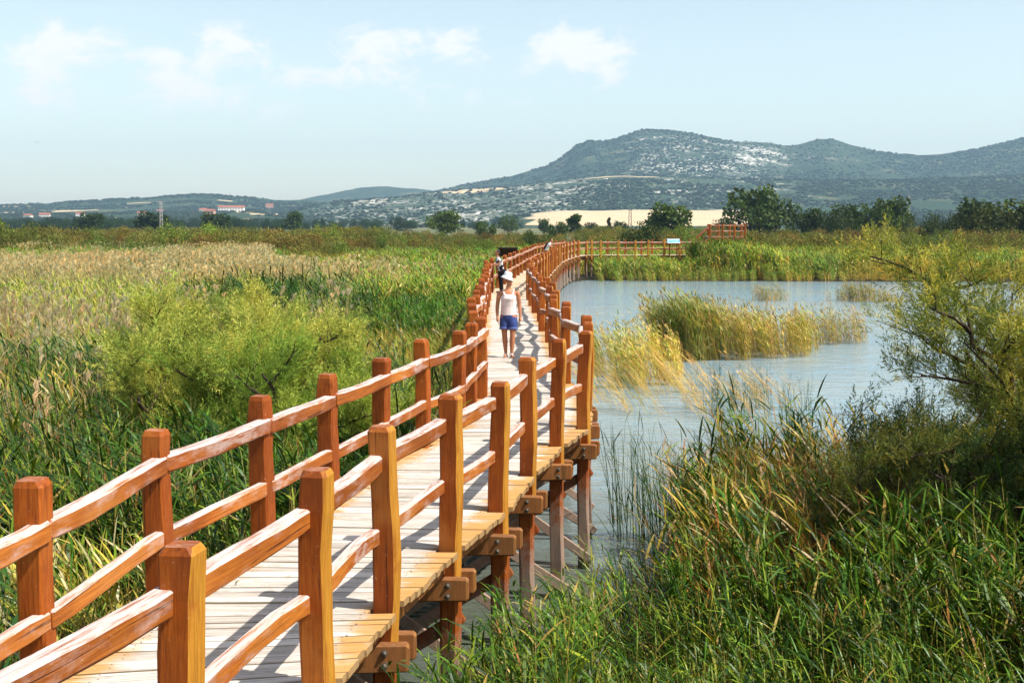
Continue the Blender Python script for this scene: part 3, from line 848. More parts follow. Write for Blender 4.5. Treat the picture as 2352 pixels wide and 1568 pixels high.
# -- left of the boardwalk, near: tall lush reeds
def not_bush(x, y):
    b1 = ((x + 4.5) / 2.0) ** 2 + ((y - 18.6) / 2.0) ** 2 < 1
    b2 = ((x + 2.7) / 1.1) ** 2 + ((y - 16.2) / 1.3) ** 2 < 1
    return ~(b1 | b2)
edgeL = lambda y: left_edge(y) - .38
x, y = field(4.5, 27, 11.5, mL, edgeL, lambda x, y, g: not_bush(x, y) & (g.random(len(x)) < np.where((y > 20) & (x > -5.5), .15, 1.0)), 5)
kk = fbm(x * .4, y * .4, 12) + .16 * (x < -6) * (y > 14) > .62
reeds('reed_bed', 'tall lush green reeds left of the boardwalk in the foreground', 'lush', x[~kk], y[~kk], .88, 1.15, (.95, 1., 1.), seed=2)
reeds('reed_bed', 'green reeds mixed with yellowing leaves at the left edge behind the near left rail', 'mixed', x[kk], y[kk], .9, 1.15, (.95, 1.05, .9), seed=3)
x, y = field(12, 42, 1.6, mL, lambda y: np.minimum(left_edge(y) - 4.0, -4.0), lambda x, y, g: not_bush(x, y), 6)
reeds('reed_stalks', 'pale dry reed stalks standing among the green reeds at far left', 'stalk', x, y, .85, 1.1, (1.15, 1.1, 1.0), seed=4)
# -- grassy yellow-green strip behind the bush, along the left rail
x, y = field(19.5, 47, 11, lambda y: np.maximum(left_edge(y) - .26 * y + .5, mL(y)), edgeL, lambda x, y, g: not_bush(x, y), 7)
reeds('marsh_grass', 'low yellow-green marsh grass along the left rail behind the bush', 'grassy', x, y, .85, 1.35, (1.1, 1.05, .8), cat='grass', seed=5)
x, y = field(19.5, 47, 2.0, lambda y: np.maximum(left_edge(y) - .2 * y, mL(y)), edgeL, lambda x, y, g: fbm(x * .3, y * .2, 4) > .55, 8)
reeds('reed_bed', 'half dry reeds scattered in the low grass left of the walking woman', 'golden', x, y, .55, .85, (1., 1., .9), seed=6)
# -- dark fresh clump behind the bush and one beside the rail
x = np.random.default_rng(9).normal(-7.4, 1.25, 230); y = np.random.default_rng(10).normal(40.5, 1.5, 230)
reeds('reed_clump', 'dense dark green reed clump right behind the left tamarisk bush', 'lush', x, y, 1.1, 1.35, (.62, .85, .8), seed=7)
x = np.random.default_rng(11).normal(-2.75, .7, 150); y = np.random.default_rng(12).normal(43, 1.8, 150); k = x < left_edge(y) - .4
reeds('reed_clump', 'bright green reed clump against the left rail near the bend', 'lush', x[k], y[k], .85, 1.05, (1.0, 1.35, .9), seed=8)
# -- mid marsh on the left
x, y = field(27, 62, 4.2, mL, lambda y: np.minimum(left_edge(y) - .17 * y + 2.0, -1.5), lambda x, y, g: not_bush(x, y), 13)
z1 = fbm(x * .12, y * .10, 15)
reeds('reed_bed', 'green reeds in the middle of the left marsh', 'mixed', x[z1 > .39], y[z1 > .39], .75, 1.05, (1.05, 1.3, .95), seed=9)
reeds('reed_bed', 'dry brownish reeds in the middle of the left marsh', 'stalk', x[z1 <= .41], y[z1 <= .41], .75, 1.0, (1.0, .98, .9), seed=10)
# -- far marsh left
fx0 = lambda y: -.46 * y - 4; fx1 = lambda y: left_edge(np.minimum(y, 105)) - 1.0
x, y = field(58, 128, 2.6, fx0, fx1, None, 14)
pxl = x / y * FPX + 1176
zz = fbm(x * .05, y * .045, 55)
dryz = (zz + .14 * sstep(900, 500, pxl) * sstep(105, 80, y)) > .55
greenp = (pxl > 620) & (y > 76)
dryz &= ~greenp
dryz &= np.random.default_rng(3).random(len(x)) < .5 * sstep(1000, 600, pxl) + .12
goldz = (~dryz) & ((fbm(x * .06, y * .06, 66) > .5) & ((pxl > 780) & (y < 80) | (zz > .5)))
lushz = ~(dryz | goldz)
reeds('reed_bed', 'far dry tan reed field on the left with feathery tops', 'fstalk', x[dryz], y[dryz], .8, 1.05, (1.2, 1.22, 1.0), seed=11)
reeds('reed_bed', 'far golden reeds left of the bend in the boardwalk', 'fgold', x[goldz], y[goldz], .6, .9, (1.05, 1.1, .75), seed=12)
reeds('reed_bed', 'far green reeds across the left marsh', 'flush', x[lushz], y[lushz], .7, 1.05, (1.6, 1.75, 1.2), tvar=.35, seed=13)
# -- far shore on the right, behind the lake
x, y = field(100.5, 131, 2.6, lambda y: np.where(y < 104, 6.9, np.where(y < 107.4, 7.2, 1.0)), lambda y: .46 * y + 8, lambda x, y, g: ~((y > 107.6) & (y < 110.8) & (x < 17.3)) & ~((x > 16.6) & (x < 21) & (y > 110.8) & (y < 114)), 16)
sh = np.clip((y - 100) / 4, .42, 1.0)
pz = fbm(x * .09, y * .12, 23) + .12 * (y < 104)
k = pz > .54
# reeds in front of the arm stay below its deck
sh = np.where((y < 108) & (x < 15.5), np.minimum(sh, .86), sh)
sh = np.where((x > 15) & (x < 22) & (y > 103.5) & (y < 111), sh * 1.3, sh)
reeds('reed_bed', 'golden brown reeds along the far shore of the lake', 'fgold', x[k], y[k], .8, 1.1, (1.5, 1.45, .9), seed=14, hscale=sh[k])
reeds('reed_bed', 'green reeds on the far shore around the branching arm', 'flush', x[~k], y[~k], .7, 1.08, (1.75, 1.75, 1.2), tvar=.35, seed=15, hscale=sh[~k])
g = np.random.default_rng(61); x = np.r_[g.uniform(15.2, 18.2, 40), g.uniform(16, 22, 60)]; y = np.r_[g.uniform(105.8, 107.7, 40), g.uniform(109.6, 111.6, 60)]; k = ~((y > 107.7) & (x < 17))
reeds('reed_bed', 'tall green reeds in front of the viewing tower on the far shore', 'flush', x[k], y[k], 1.2, 1.45, (1.3, 1.3, .9), seed=61)
# -- right foreground bed
BED = [(-1.2, 5.5), (-.75, 8.8), (-.1, 9.6), (.35, 10.2), (1.15, 11.1), (1.95, 12.9), (2.35, 14.6), (2.5, 16.3), (2.8, 17.6), (5.0, 17.6), (8.5, 18.2), (11.5, 19.5), (13, 21), (14, 5.5)]
x, y = field(5.4, 21, 15, lambda y: y * 0 - 1, lambda y: y * .46 + 4, lambda x, y, g: in_poly(x, y, BED) & (x > right_edge(y) + .3 + .35 * (y < 9.5)), 17)
tall = sstep(10.5, 13.5, y + .35 * x)
dry = (fbm(x * .5, y * .5, 71) + .22 * win(y, 12.0, 13.2, 15.8, 17) * (x > 1) - .12 * (y < 11)) > .655
hs = .56 + .34 * tall + .08 * sstep(14.5, 16.5, y)
reeds('reed_bed', 'dense green reeds filling the lower right foreground', 'lush', x[~dry], y[~dry], .85, 1.12, (1.05, 1.1, .85), seed=16, hscale=hs[~dry])
reeds('reed_bed', 'brown and golden dry reeds inside the right foreground bed', 'mixed', x[dry], y[dry], .85, 1.1, (1.0, .82, .62), seed=17, hscale=hs[dry])
g = np.random.default_rng(71); y = g.uniform(7.5, 11.3, 80); x = right_edge(y) + g.uniform(.42, 1.3, 80)
reeds('reed_clump', 'bright green reeds crowding the nearest stilts at the bottom of the picture', 'lush', x, y, .5, .78, (1.2, 1.2, .9), seed=71)
# -- loose rushes in the water beside the stilts
g = np.random.default_rng(18); x = g.uniform(1.6, 2.7, 18); y = 17.6 + g.uniform(-1.8, 2.4, 18)
reeds('rush_clump', 'thin dark green rushes rising from the water beside the stilts', 'rush', x, y, .8, 1.15, (.9, 1., .8), cat='rushes', z=-.15, seed=18)
g = np.random.default_rng(19); x = g.uniform(.3, 2.2, 40); y = g.uniform(10.2, 15, 40); k = x > right_edge(y) + .55
reeds('rush_clump', 'sparse green blades in the shallow water at the foot of the stilts', 'grassy', x[k], y[k], .8, 1.2, (.9, 1.1, .8), cat='rushes', z=-.15, seed=19)
# -- clumps out in the lake
def blob(n, cx, cy, rx, ry, seed, rot=0):
    g = np.random.default_rng(seed); a = g.uniform(0, 6.283, n); r = np.sqrt(g.random(n)); u = rx * r * np.cos(a); v_ = ry * r * np.sin(a)
    return cx + u * math.cos(rot) - v_ * math.sin(rot), cy + u * math.sin(rot) + v_ * math.cos(rot)
x, y = blob(225, 8.0, 45.5, 3.4, 2.6, 20, .35)
wk = x + .4 * (y - 45.5)
reeds('reed_clump', 'large golden reed island with green tops in the middle of the lake', 'golden', x, y, .8, 1.05, (1.0, 1.02, .72), tvar=.3, z=-.1, seed=20, hscale=np.clip(1.08 - .045 * (x - 5), .6, 1.1) * (.75 + .5 * fbm(x * .9, y * .9, 8)))
x, y = blob(70, 6.1, 43.8, 1.0, 1.6, 21)
reeds('reed_clump', 'greener taller reeds at the left end of the lake island', 'mixed', x, y, .95, 1.1, (.75, .9, .7), z=-.1, seed=21)
x, y = blob(60, 12.2, 49.5, 1.5, 1.6, 22, .5)
reeds('reed_clump', 'thin pale reeds trailing off the right end of the lake island', 'golden', x, y, .5, .8, (1.1, 1.05, .9), z=-.1, seed=22)
x, y = blob(75, 3.8, 38.8, 1.5, 3.6, 23)
reeds('reed_clump', 'loose upright reeds between the boardwalk and the lake island', 'golden', x, y, .62, .9, (1.35, 1.4, 1.0), z=-.12, seed=23)
x, y = blob(50, 4.6, 33.2, 2.8, 3.6, 24, .2)
reeds('reed_clump', 'bent over straw coloured reeds leaning across the water', 'bent', x, y, .75, 1.1, (1.35, 1.3, .95), z=-.12, seed=24)
x, y = blob(26, 6.0, 31.5, 1.6, 3.0, 25)
reeds('rush_clump', 'few single thin rushes standing in open water', 'rush', x, y, .4, .75, (.8, .8, .6), cat='rushes', z=-.2, seed=25)
x, y = blob(14, 15.6, 76.3, 1.0, .9, 26)
reeds('reed_clump', 'small pale reed tuft far out in the lake', 'fgold', x, y, .3, .66, (1.0, 1.0, .75), z=-.1, seed=26)
x, y = blob(34, 20.8, 75.6, 2.2, 1.5, 27)
reeds('reed_clump', 'low golden reed tuft far out beside the right tamarisk', 'fgold', x, y, .45, .72, (.95, .9, .62), z=-.1, seed=27, hscale=np.clip(1.15 - .35 * np.abs(x - 20.5), .35, 1.1))

# ------------------------------------------------------------------ tamarisks: branching skeleton with feathery sprays
def tube_mesh(paths, n=5):
    v = []; f = []
    for pts, rad in paths:
        b = len(v)
        for i, (p, r) in enumerate(zip(pts, rad)):
            d = (pts[min(i + 1, len(pts) - 1)] - pts[max(i - 1, 0)]).normalized()
            u = d.orthogonal().normalized(); w = d.cross(u)
            for k in range(n):
                a = 6.2832 * k / n; q = p + (u * math.cos(a) + w * math.sin(a)) * r
                v.append(tuple(q))
        for i in range(len(pts) - 1):
            for k in range(n):
                f.append((b + i * n + k, b + i * n + (k + 1) % n, b + (i + 1) * n + (k + 1) % n, b + (i + 1) * n + k))
    return v, f
def spray_template(g, leaflets, ll, lw):
    """unit feathery spray along +Z made of thin leaflets"""
    V = []; 
    for k in range(leaflets):
        t = .05 + .95 * (k + g.random()) / leaflets
        a = g.uniform(0, 6.28); e = g.uniform(.5, 1.05)
        d = np.array([math.cos(a) * math.sin(e), math.sin(a) * math.sin(e), math.cos(e)])
        L = ll * (1.15 - .65 * t) * g.uniform(.7, 1.2)
        p = np.array([.06 * math.sin(5 * t + a), .05 * math.cos(4 * t), t]); s = np.cross(d, g.normal(size=3)); s /= np.linalg.norm(s) + 1e-6
        m_ = p + d * L * .5
        V += [p, m_ + s * lw, p + d * L, m_ - s * lw]
    V = np.array(V); return V
def sprays_mesh(name, pos, dirs, size, cols, mat, seed, leaflets=16, ll=.30, lw=.020, ntemp=6):
    g = np.random.default_rng(seed)
    temps = [spray_template(g, leaflets, ll, lw) for _ in range(ntemp)]
    n = len(pos); pick = g.integers(0, ntemp, n); m4 = leaflets * 4
    up = dirs / (np.linalg.norm(dirs, axis=1, keepdims=True) + 1e-9)
    rnd_ = g.normal(size=(n, 3)); u = np.cross(up, rnd_); u /= np.linalg.norm(u, axis=1, keepdims=True) + 1e-9; w = np.cross(up, u)
    T = np.array(temps)[pick]                                       # n, m4, 3
    V = (T[:, :, 0:1] * u[:, None] + T[:, :, 1:2] * w[:, None] + T[:, :, 2:3] * up[:, None]) * size[:, None, None] + pos[:, None]
    C = np.repeat(cols[:, None], m4, 1) * (1 + .18 * g.normal(size=(n, m4 // 4, 1))).clip(.5, 1.6).repeat(4, 1)
    F = np.arange(n * m4).reshape(-1, 4)
    return mesh_py(name, V.reshape(-1, 3), F, mat, False, C.reshape(-1, 3))

def skeleton(seed, height, spread, mains, lean=(0, 0), up_bias=.5, sec=6, ter=7, base_r=.07):
    """returns paths with radii, and the twig sites (position, direction)"""
    g = random.Random(seed); paths = []; sites = []
    for m_ in range(mains):
        a = 6.283 * (m_ + g.random() * .8) / mains; out = spread * g.uniform(.35, 1.0)
        p = Vector((g.uniform(-.15, .15), g.uniform(-.15, .15), -.1)); tgt = Vector((math.cos(a) * out + lean[0], math.sin(a) * out + lean[1], height * g.uniform(.7, .98)))
        pts = [p]; n = 8
        for k in range(1, n + 1):
            t = k / n
            q = p.lerp(tgt, t); q.z = tgt.z * (t ** (1 - up_bias * .6)) if up_bias else q.z
            q += Vector((g.uniform(-1, 1), g.uniform(-1, 1), g.uniform(-.5, .5))) * height * .035
            pts.append(q)
        paths.append((pts, [base_r * (1 - .85 * k / n) * g.uniform(.9, 1.1) + .006 for k in range(n + 1)]))
        for s_ in range(sec):
            t = .18 + .8 * (s_ + g.random()) / sec; i = min(n - 1, int(t * n)); b = pts[i].lerp(pts[i + 1], t * n - i)
            a2 = g.uniform(0, 6.283); mo = Vector((b.x, b.y, 0)); mo = mo.normalized() if mo.length > .05 else Vector((0, 0, 0))
            d = (Vector((math.cos(a2), math.sin(a2), g.uniform(.0, .9))) + mo * .7).normalized(); L = height * g.uniform(.18, .34) * (1.15 - .4 * t)
            sp_ = [b]
            for k in range(1, 6):
                d = (d + Vector((g.uniform(-.2, .2), g.uniform(-.2, .2), g.uniform(-.08, .2)))).normalized(); sp_.append(sp_[-1] + d * L / 5)
            paths.append((sp_, [base_r * .32 * (1 - .8 * k / 5) + .004 for k in range(6)]))
            for q in range(ter):
                t2 = .15 + .85 * (q + g.random()) / ter; j = min(4, int(t2 * 5)); c = sp_[j].lerp(sp_[j + 1], t2 * 5 - j)
                a3 = g.uniform(0, 6.283); d3 = (Vector((math.cos(a3), math.sin(a3), g.uniform(-.1, 1.0))) + d * .6).normalized(); L3 = height * g.uniform(.07, .14)
                tp = [c]
                for k in range(1, 4):
                    d3 = (d3 + Vector((g.uniform(-.25, .25), g.uniform(-.25, .25), g.uniform(-.1, .2)))).normalized(); tp.append(tp[-1] + d3 * L3 / 3)
                paths.append((tp, [.008, .006, .005, .003]))
                for k in range(1, 4): sites.append((tp[k], d3))
                sites.append((tp[1].lerp(tp[2], .5), d3))
    return paths, sites

def tamarisk(name, label, loc, seed, height, spread, mains, per_site, size, palette, lean=(0, 0), sec=7, ter=8, zmin=.3, group=None, leaflets=22, base_r=.07, ll=.31, lw=.019):
    root = tag(empty(name, loc), label, 'shrub', group)
    paths, sites = skeleton(seed, height, spread, mains, lean, .5, sec, ter, base_r)
    v, f = tube_mesh(paths); link('trunk', mesh_py('trunk', v, f, M_BARK, True), None, root)
    g = np.random.default_rng(seed + 100); sites = [s for s in sites if s[0].z > zmin]
    P0 = np.array([tuple(s[0]) for s in sites]); D0 = np.array([tuple(s[1]) for s in sites])
    n = len(P0) * per_site; k = np.repeat(np.arange(len(P0)), per_site)
    pos = P0[k] + g.normal(size=(n, 3)) * size * .28
    dr = D0[k] + g.normal(size=(n, 3)) * .55 + np.array([.12, 0, .45])
    pal = np.array(palette); cl = fbm(P0[:, 0] * 1.8 + seed, P0[:, 1] * 1.8 + P0[:, 2] * 1.8, seed)[k]
    ci = np.clip(((cl - .3) / .4 + g.normal(size=n) * .25) * len(pal), 0, len(pal) - 1).astype(int)
    cols = pal[ci] * g.uniform(.8, 1.2, (n, 1))
    me = sprays_mesh('crown', pos, dr, size * g.uniform(.6, 1.2, n), cols, M_TAM, seed, leaflets, ll, lw)
    link('crown', me, None, root)
    return root, n * leaflets * 2
TAM_L = [(.20, .27, .05), (.32, .38, .07), (.43, .46, .09), (.50, .47, .095)]
TAM_D = [(.03, .06, .015), (.055, .09, .02), (.10, .125, .025), (.16, .16, .03)]
TAM_G = [(.13, .17, .03), (.25, .27, .045), (.40, .37, .06), (.50, .41, .07)]
TRI = []
r, n = tamarisk('tamarisk_bush', 'large feathery yellow-green tamarisk bush behind the left rail', (-4.5, 18.6, .1), 5, 3.1, 2.15, 13, 5, .26, TAM_L, sec=7, ter=8); TRI.append(n)
r, n = tamarisk('tamarisk_bush', 'smaller brighter green tamarisk between the large bush and the left rail', (-2.95, 16.9, .1), 8, 2.75, 1.35, 10, 5, .24, [(.18, .28, .04), (.27, .36, .055), (.36, .42, .065)], sec=6, ter=7); TRI.append(n)
r, n = tamarisk('tamarisk_tree', 'tall dark stemmed tamarisk with golden green sprays at the right edge', (6.6, 13.6, .1), 12, 4.2, 1.75, 9, 5, .26, TAM_G, lean=(-.45, .1), sec=8, ter=8, zmin=.6, base_r=.075); TRI.append(n)
r, n = tamarisk('tamarisk_bush', 'dark green low tamarisk growing out of the reeds in front of the water', (4.55, 13.0, .1), 17, 2.5, .8, 6, 4, .24, TAM_D, lean=(-.4, 0), sec=6, ter=6, base_r=.045); TRI.append(n)

# ------------------------------------------------------------------ trees of the plain
def tree_meshes(seed, kind):
    """unit-height tree standing on z=0: (trunk mesh, crown mesh)"""
    g = random.Random(seed); ng_ = np.random.default_rng(seed)
    if kind == 'round': lobes = [(g.uniform(-.22, .22), g.uniform(-.22, .22), g.uniform(.34, .80), g.uniform(.15, .24), g.uniform(.13, .2)) for _ in range(13)]
    elif kind == 'wide': lobes = [(g.uniform(-.45, .45), g.uniform(-.3, .3), g.uniform(.25, .78), g.uniform(.17, .26), g.uniform(.14, .2)) for _ in range(16)]
    elif kind == 'tall': lobes = [(g.uniform(-.07, .07), g.uniform(-.07, .07), .18 + .74 * i / 11, .115 * (1.15 - .6 * abs(i / 11 - .35)), .10) for i in range(12)]
    elif kind == 'low': lobes = [(g.uniform(-.75, .75), g.uniform(-.5, .5), g.uniform(.15, .66), g.uniform(.22, .34), g.uniform(.18, .3)) for _ in range(17)]
    P_ = []; C_ = []
    for (x, y, z, rr, rz) in lobes:
        k = 170 if kind != 'low' else 380
        d = ng_.normal(size=(k, 3)); d /= np.linalg.norm(d, axis=1, keepdims=True)
        rad = ng_.uniform(.55, 1.08, (k, 1))
        P_.append(np.array([x, y, z]) + d * rad * np.array([rr, rr, rz])); C_.append(np.full(k, g.uniform(.8, 1.2)))
    pos = np.concatenate(P_); cs = np.concatenate(C_)
    keep = fbm(pos[:, 0] * 9 + seed, pos[:, 1] * 9 + pos[:, 2] * 9, seed) > .38
    pos = pos[keep]; cs = cs[keep]; n = len(pos)
    s = .030 if kind != 'low' else .021
    a = ng_.normal(size=(n, 3)); a /= np.linalg.norm(a, axis=1, keepdims=True); b = np.cross(a, ng_.normal(size=(n, 3))); b /= np.linalg.norm(b, axis=1, keepdims=True)
    sz = s * ng_.uniform(.6, 1.4, (n, 1))
    V = np.stack([pos - a * sz, pos + b * sz * .8, pos + a * sz, pos - b * sz * .8], 1)
    col = np.array([.060, .088, .022]) * cs[:, None] * ng_.uniform(.75, 1.3, (n, 1)) * (1 + ng_.uniform(-.12, .12, (n, 3)))
    crown = mesh_py('crown', V.reshape(-1, 3), np.arange(n * 4).reshape(-1, 4), M_TREE, False, np.repeat(col, 4, 0))
    paths = []
    top = .55 if kind != 'tall' else .8
    tp = [Vector((g.uniform(-.015, .015) * k, g.uniform(-.015, .015) * k, top * k / 5)) for k in range(6)]
    paths.append((tp, [.030 * (1 - .7 * k / 5) for k in range(6)]))
    for (x, y, z, rr, rz) in lobes[:9]:
        st = tp[g.randint(1, 4)]; e = Vector((x, y, z)); paths.append(([st, st.lerp(e, .5) + Vector((0, 0, -.03)), e], [.012, .009, .004]))
    v, f = tube_mesh(paths, 5)
    return mesh_py('trunk', v, f, M_BARK, True), crown
TREES = {k: [tree_meshes(40 + 7 * i + j, k) for j in range(3)] for i, k in enumerate(('round', 'wide', 'tall', 'low'))}
TREES['shrub'] = TREES['low']
def tree(name, label, px, ytop, dist, kind, tint=(1, 1, 1), wscale=1.0, group=None, cat='tree', var=0):
    x = (px - 1176) / FPX * dist; h = CAM_H + (512 - ytop) / FPX * dist
    z0 = 0.0
    root = tag(empty(name, (x, dist, z0), 0), label, cat, group)
    tm, cm = TREES[kind][var % 3]
    for nm, me in (('trunk', tm), ('crown', cm)):
        o = link(nm, me, None, root); o.scale = (h * wscale, h * wscale, h); o.rotation_euler = (0, 0, rnd.uniform(0, 6.28)); o.color = (*tint, 1)
    return root
DK = (.62, .72, .75); OL = (1.25, 1.2, .8); MID = (.9, 1., .85); LT = (1.7, 1.75, 1.0); BR = (1.2, .95, .6)
T = [
 ('broadleaf_tree', 'tall broad tree at the left of the big pair behind the tower', 1722, 414, 250, 'round', MID, 1.0),
 ('broadleaf_tree', 'wide broad tree at the right of the big pair behind the tower', 1782, 430, 255, 'wide', MID, .85),
 ('broadleaf_tree', 'single round tree in front of the wheat field right of the dark bush', 1538, 443, 230, 'round', (1.1, 1.2, .8), 1.15),
 ('broadleaf_tree', 'lone round green tree on the plain left of the wheat field', 1020, 476, 330, 'round', (1.15, 1.2, .75), 1.35),
 ('broadleaf_tree', 'dark round tree on the far left plain, leftmost of the dark ones', 205, 479, 420, 'round', DK, 1.35),
 ('broadleaf_tree', 'dark tall tree beside the white lattice mast', 353, 472, 420, 'round', (.5, .6, .62), 1.5),
 ('broadleaf_tree', 'dark round tree right of the pale bush on the left plain', 500, 482, 400, 'round', DK, 1.4),
 ('broadleaf_tree', 'bluish dark tree on the plain below the second hill', 672, 477, 440, 'round', (.65, .8, .8), 1.2),
 ('broadleaf_tree', 'small dark tree on the plain between boardwalk and lone round tree', 1110, 502, 260, 'wide', (.85, .95, .7), .8),
 ('broadleaf_tree', 'pale grey-green loose tree beyond the bend of the boardwalk', 1168, 488, 420, 'wide', (1.1, 1.2, 1.2), .7),
 ('broadleaf_tree', 'small rounded tree just right of the pale loose tree', 1250, 496, 420, 'round', (.9, 1., .9), 1.0),
 ('broadleaf_tree', 'dark bushy tree above the far end of the boardwalk', 1284, 504, 260, 'wide', (.8, .95, .7), .8),
 ('broadleaf_tree', 'pointed green tree in front of the wheat field', 1318, 493, 300, 'tall', (1.0, 1.15, .8), 2.0),
 ('broadleaf_tree', 'low dark tree left of the cypress by the wheat field', 1356, 502, 420, 'wide', (.6, .7, .75), .9),
 ('cypress', 'thin dark cypress in front of the wheat field', 1398, 500, 420, 'tall', (.45, .5, .45), .8),
 ('broadleaf_tree', 'small tree right of the cypress at the foot of the field', 1424, 504, 420, 'round', (.6, .7, .7), 1.0),
 ('broadleaf_tree', 'dark tree standing low left of the big pair behind the tower', 1668, 484, 240, 'wide', (.5, .6, .55), .8),
 ('broadleaf_tree', 'dark hedge tree directly right of the big pair', 1872, 470, 230, 'wide', (.55, .62, .5), .9),
 ('broadleaf_tree', 'dark hedge tree second to the right of the big pair', 1920, 468, 225, 'low', (.55, .62, .5), .8),
 ('broadleaf_tree', 'mid green rounded tree standing out of the dark hedge', 1960, 452, 235, 'round', (.8, .9, .7), 1.05),
 ('broadleaf_tree', 'dark low tree between the two taller trees of the hedge', 2002, 470, 225, 'wide', (.55, .62, .5), .8),
 ('broadleaf_tree', 'taller rounded tree at the right end of the dark hedge', 2040, 441, 235, 'round', (.75, .85, .65), .95),
 ('broadleaf_tree', 'dark brownish tree left in the group at the right edge', 2150, 470, 190, 'low', (.75, .7, .45), .7),
 ('broadleaf_tree', 'tallest dark tree of the group at the right edge', 2245, 427, 190, 'round', (.6, .66, .5), 1.0),
 ('broadleaf_tree', 'brown-green wide tree before the tallest one at the right edge', 2275, 462, 170, 'wide', (.85, .7, .4), .8),
 ('broadleaf_tree', 'olive tree cut by the right edge of the picture', 2345, 438, 180, 'round', (.95, .9, .6), 1.1),
]
for i, (nm, lab, px, yt, dist, kind, tint, ws) in enumerate(T): tree(nm, lab, px, yt, dist, kind, tint, ws, var=i)
S = [
 ('dark spreading bush behind the branching arm of the boardwalk', 1470, 492, 132, 'low', (.50, .55, .38), .62),
 ('light green bushy tree rising from the shrub belt on the left', 432, 493, 132, 'low', (3.0, 2.8, 1.4), .62),
 ('olive bush at the far left edge of the marsh', 20, 486, 135, 'low', (2.0, 1.7, .9), .6),
 ('small dark bush right of the olive one at the left edge', 88, 503, 220, 'low', (.5, .6, .5), .5),
 ('light green bush right of the lone hilltop line, middle left', 762, 500, 150, 'low', (2.8, 2.4, 1.3), .5),
 ('pale green bush left of the tower in front of the round tree', 1580, 503, 170, 'low', (2.4, 2.2, 1.2), .6),
 ('bushy green shrub beside the light green tree on the left', 520, 507, 145, 'low', (2.6, 2.0, 1.2), .7),
 ('grey-green shrub right of the bushy one on the left', 580, 511, 145, 'low', (2.3, 1.9, 1.2), .6),
 ('rust tinted shrub in front of the left plain', 270, 508, 160, 'low', (2.6, 1.5, 1.0), .6),
 ('green shrub under the leftmost dark tree', 218, 508, 160, 'low', (2.2, 1.9, 1.0), .4),
 ('brownish low shrub directly right of the viewing tower', 1810, 520, 140, 'low', (2.6, 1.6, 1.0), 1.2),
 ('dark rounded shrub above the far end of the left rail', 1225, 515, 150, 'low', (.75, .8, .5), .6),
]
for i, (lab, px, yt, dist, kind, tint, ws) in enumerate(S): tree('marsh_shrub', lab, px, yt, dist, kind, tint, ws, cat='shrub', var=i)

# -- the shrub belt between marsh and plain reads as one mass
shp = []
for j in range(4):
    me = TREES['low'][j % 3][1].copy(); me.materials.clear(); me.materials.append(M_TAMI)
    shp.append(bpy.data.objects.new('belt_%d' % j, me))
g = np.random.default_rng(50)
n = 2100; dist = g.uniform(120, 300, n); px = g.uniform(-800, 3100, n)
keep = ~((px > 1280) & (px < 1760) & (dist < 134))
dist, px = dist[keep], px[keep]; n = len(px); x = (px - 1176) / FPX * dist
lim = CAM_H * 1.0 - .2 + .6 * (fbm(px / 60, dist / 40, 3) - .5)
h = lim * g.uniform(.4, .95, n) * (.75 + .6 * fbm(x / 9, dist / 14, 5)) * np.where((px > 900) & (px < 1350), .8, 1.0)
pal = 1.15 * np.array([(2.7, 1.45, 1.3), (2.9, 1.35, 1.2), (2.2, 1.5, 1.2), (1.9, 1.45, 1.1), (2.7, 1.8, 1.5), (1.7, 1.6, 1.0)])
tn = pal[g.integers(0, len(pal), n)] * g.uniform(.75, 1.2, (n, 1))
tag(scatter('shrub_belt', shp, np.stack([x, dist, 0 * x], 1), g.uniform(0, 6.28, n), np.stack([h * .75, h * .75, h], 1), tn), 'belt of olive and rust tinted tamarisk scrub between marsh and plain', 'scrub', kind='stuff')
# -- far groves at the foot of the hills
n = 1500; px = g.uniform(-900, 3100, n); dist = g.uniform(600, 1500, n)
left = (px < 700) | (g.random(n) < .22); left &= ~((px > 1190) & (px < 1740))
px, dist = px[left], dist[left]; n = len(px); x = (px - 1176) / FPX * dist
h = g.uniform(4, 10, n); hw = np.where(g.random(n) < .3, .35, 1.0)
z = np.maximum(hill_z(px, dist), 0)
tag(scatter('far_grove', shp, np.stack([x, dist, z], 1), g.uniform(0, 6.28, n), np.stack([h * hw, h * hw, h], 1), np.array([(.42, .6, .6)]) * g.uniform(.7, 1.2, (n, 1))), 'distant dark groves along the foot of the hills', 'grove', kind='stuff')
# -- scrub on the hillsides
bm = bmesh.new(); bmesh.ops.create_icosphere(bm, subdivisions=1, radius=1.0)
for vv in bm.verts: vv.co *= rnd.uniform(.75, 1.2); vv.co.z = vv.co.z * .7 + .3
sm = bpy.data.meshes.new('scrub'); bm.to_mesh(sm); bm.free()
a = sm.attributes.new('col', 'FLOAT_COLOR', 'POINT'); a.data.foreach_set('color', np.tile(np.array([.022, .038, .018, 1], np.float32), len(sm.vertices)))
sm.materials.append(M_TAMI)
so = bpy.data.objects.new('scrub_0', sm)
n = 60000; px = g.uniform(-250, 2600, n); dist = g.uniform(1500, 3640, n)
wv = win(px, 1200, 1240, 1700, 1730) * (dist < 1850); zz = hill_z(px, dist); x = (px - 1176) / FPX * dist
rk = win(px, 640, 760, 1250, 1400) * (dist < 2600) + win(px, 1640, 1700, 1960, 2060) * (dist > 3100)
keep = (zz > 6) & (wv < .3) & (fbm(x / 90, dist / 90, 88) > .42) & (g.random(n) > .72 * rk)
px, dist, zz, x = px[keep], dist[keep], zz[keep], x[keep]; n = len(px)
h = g.uniform(1.2, 3.4, n)
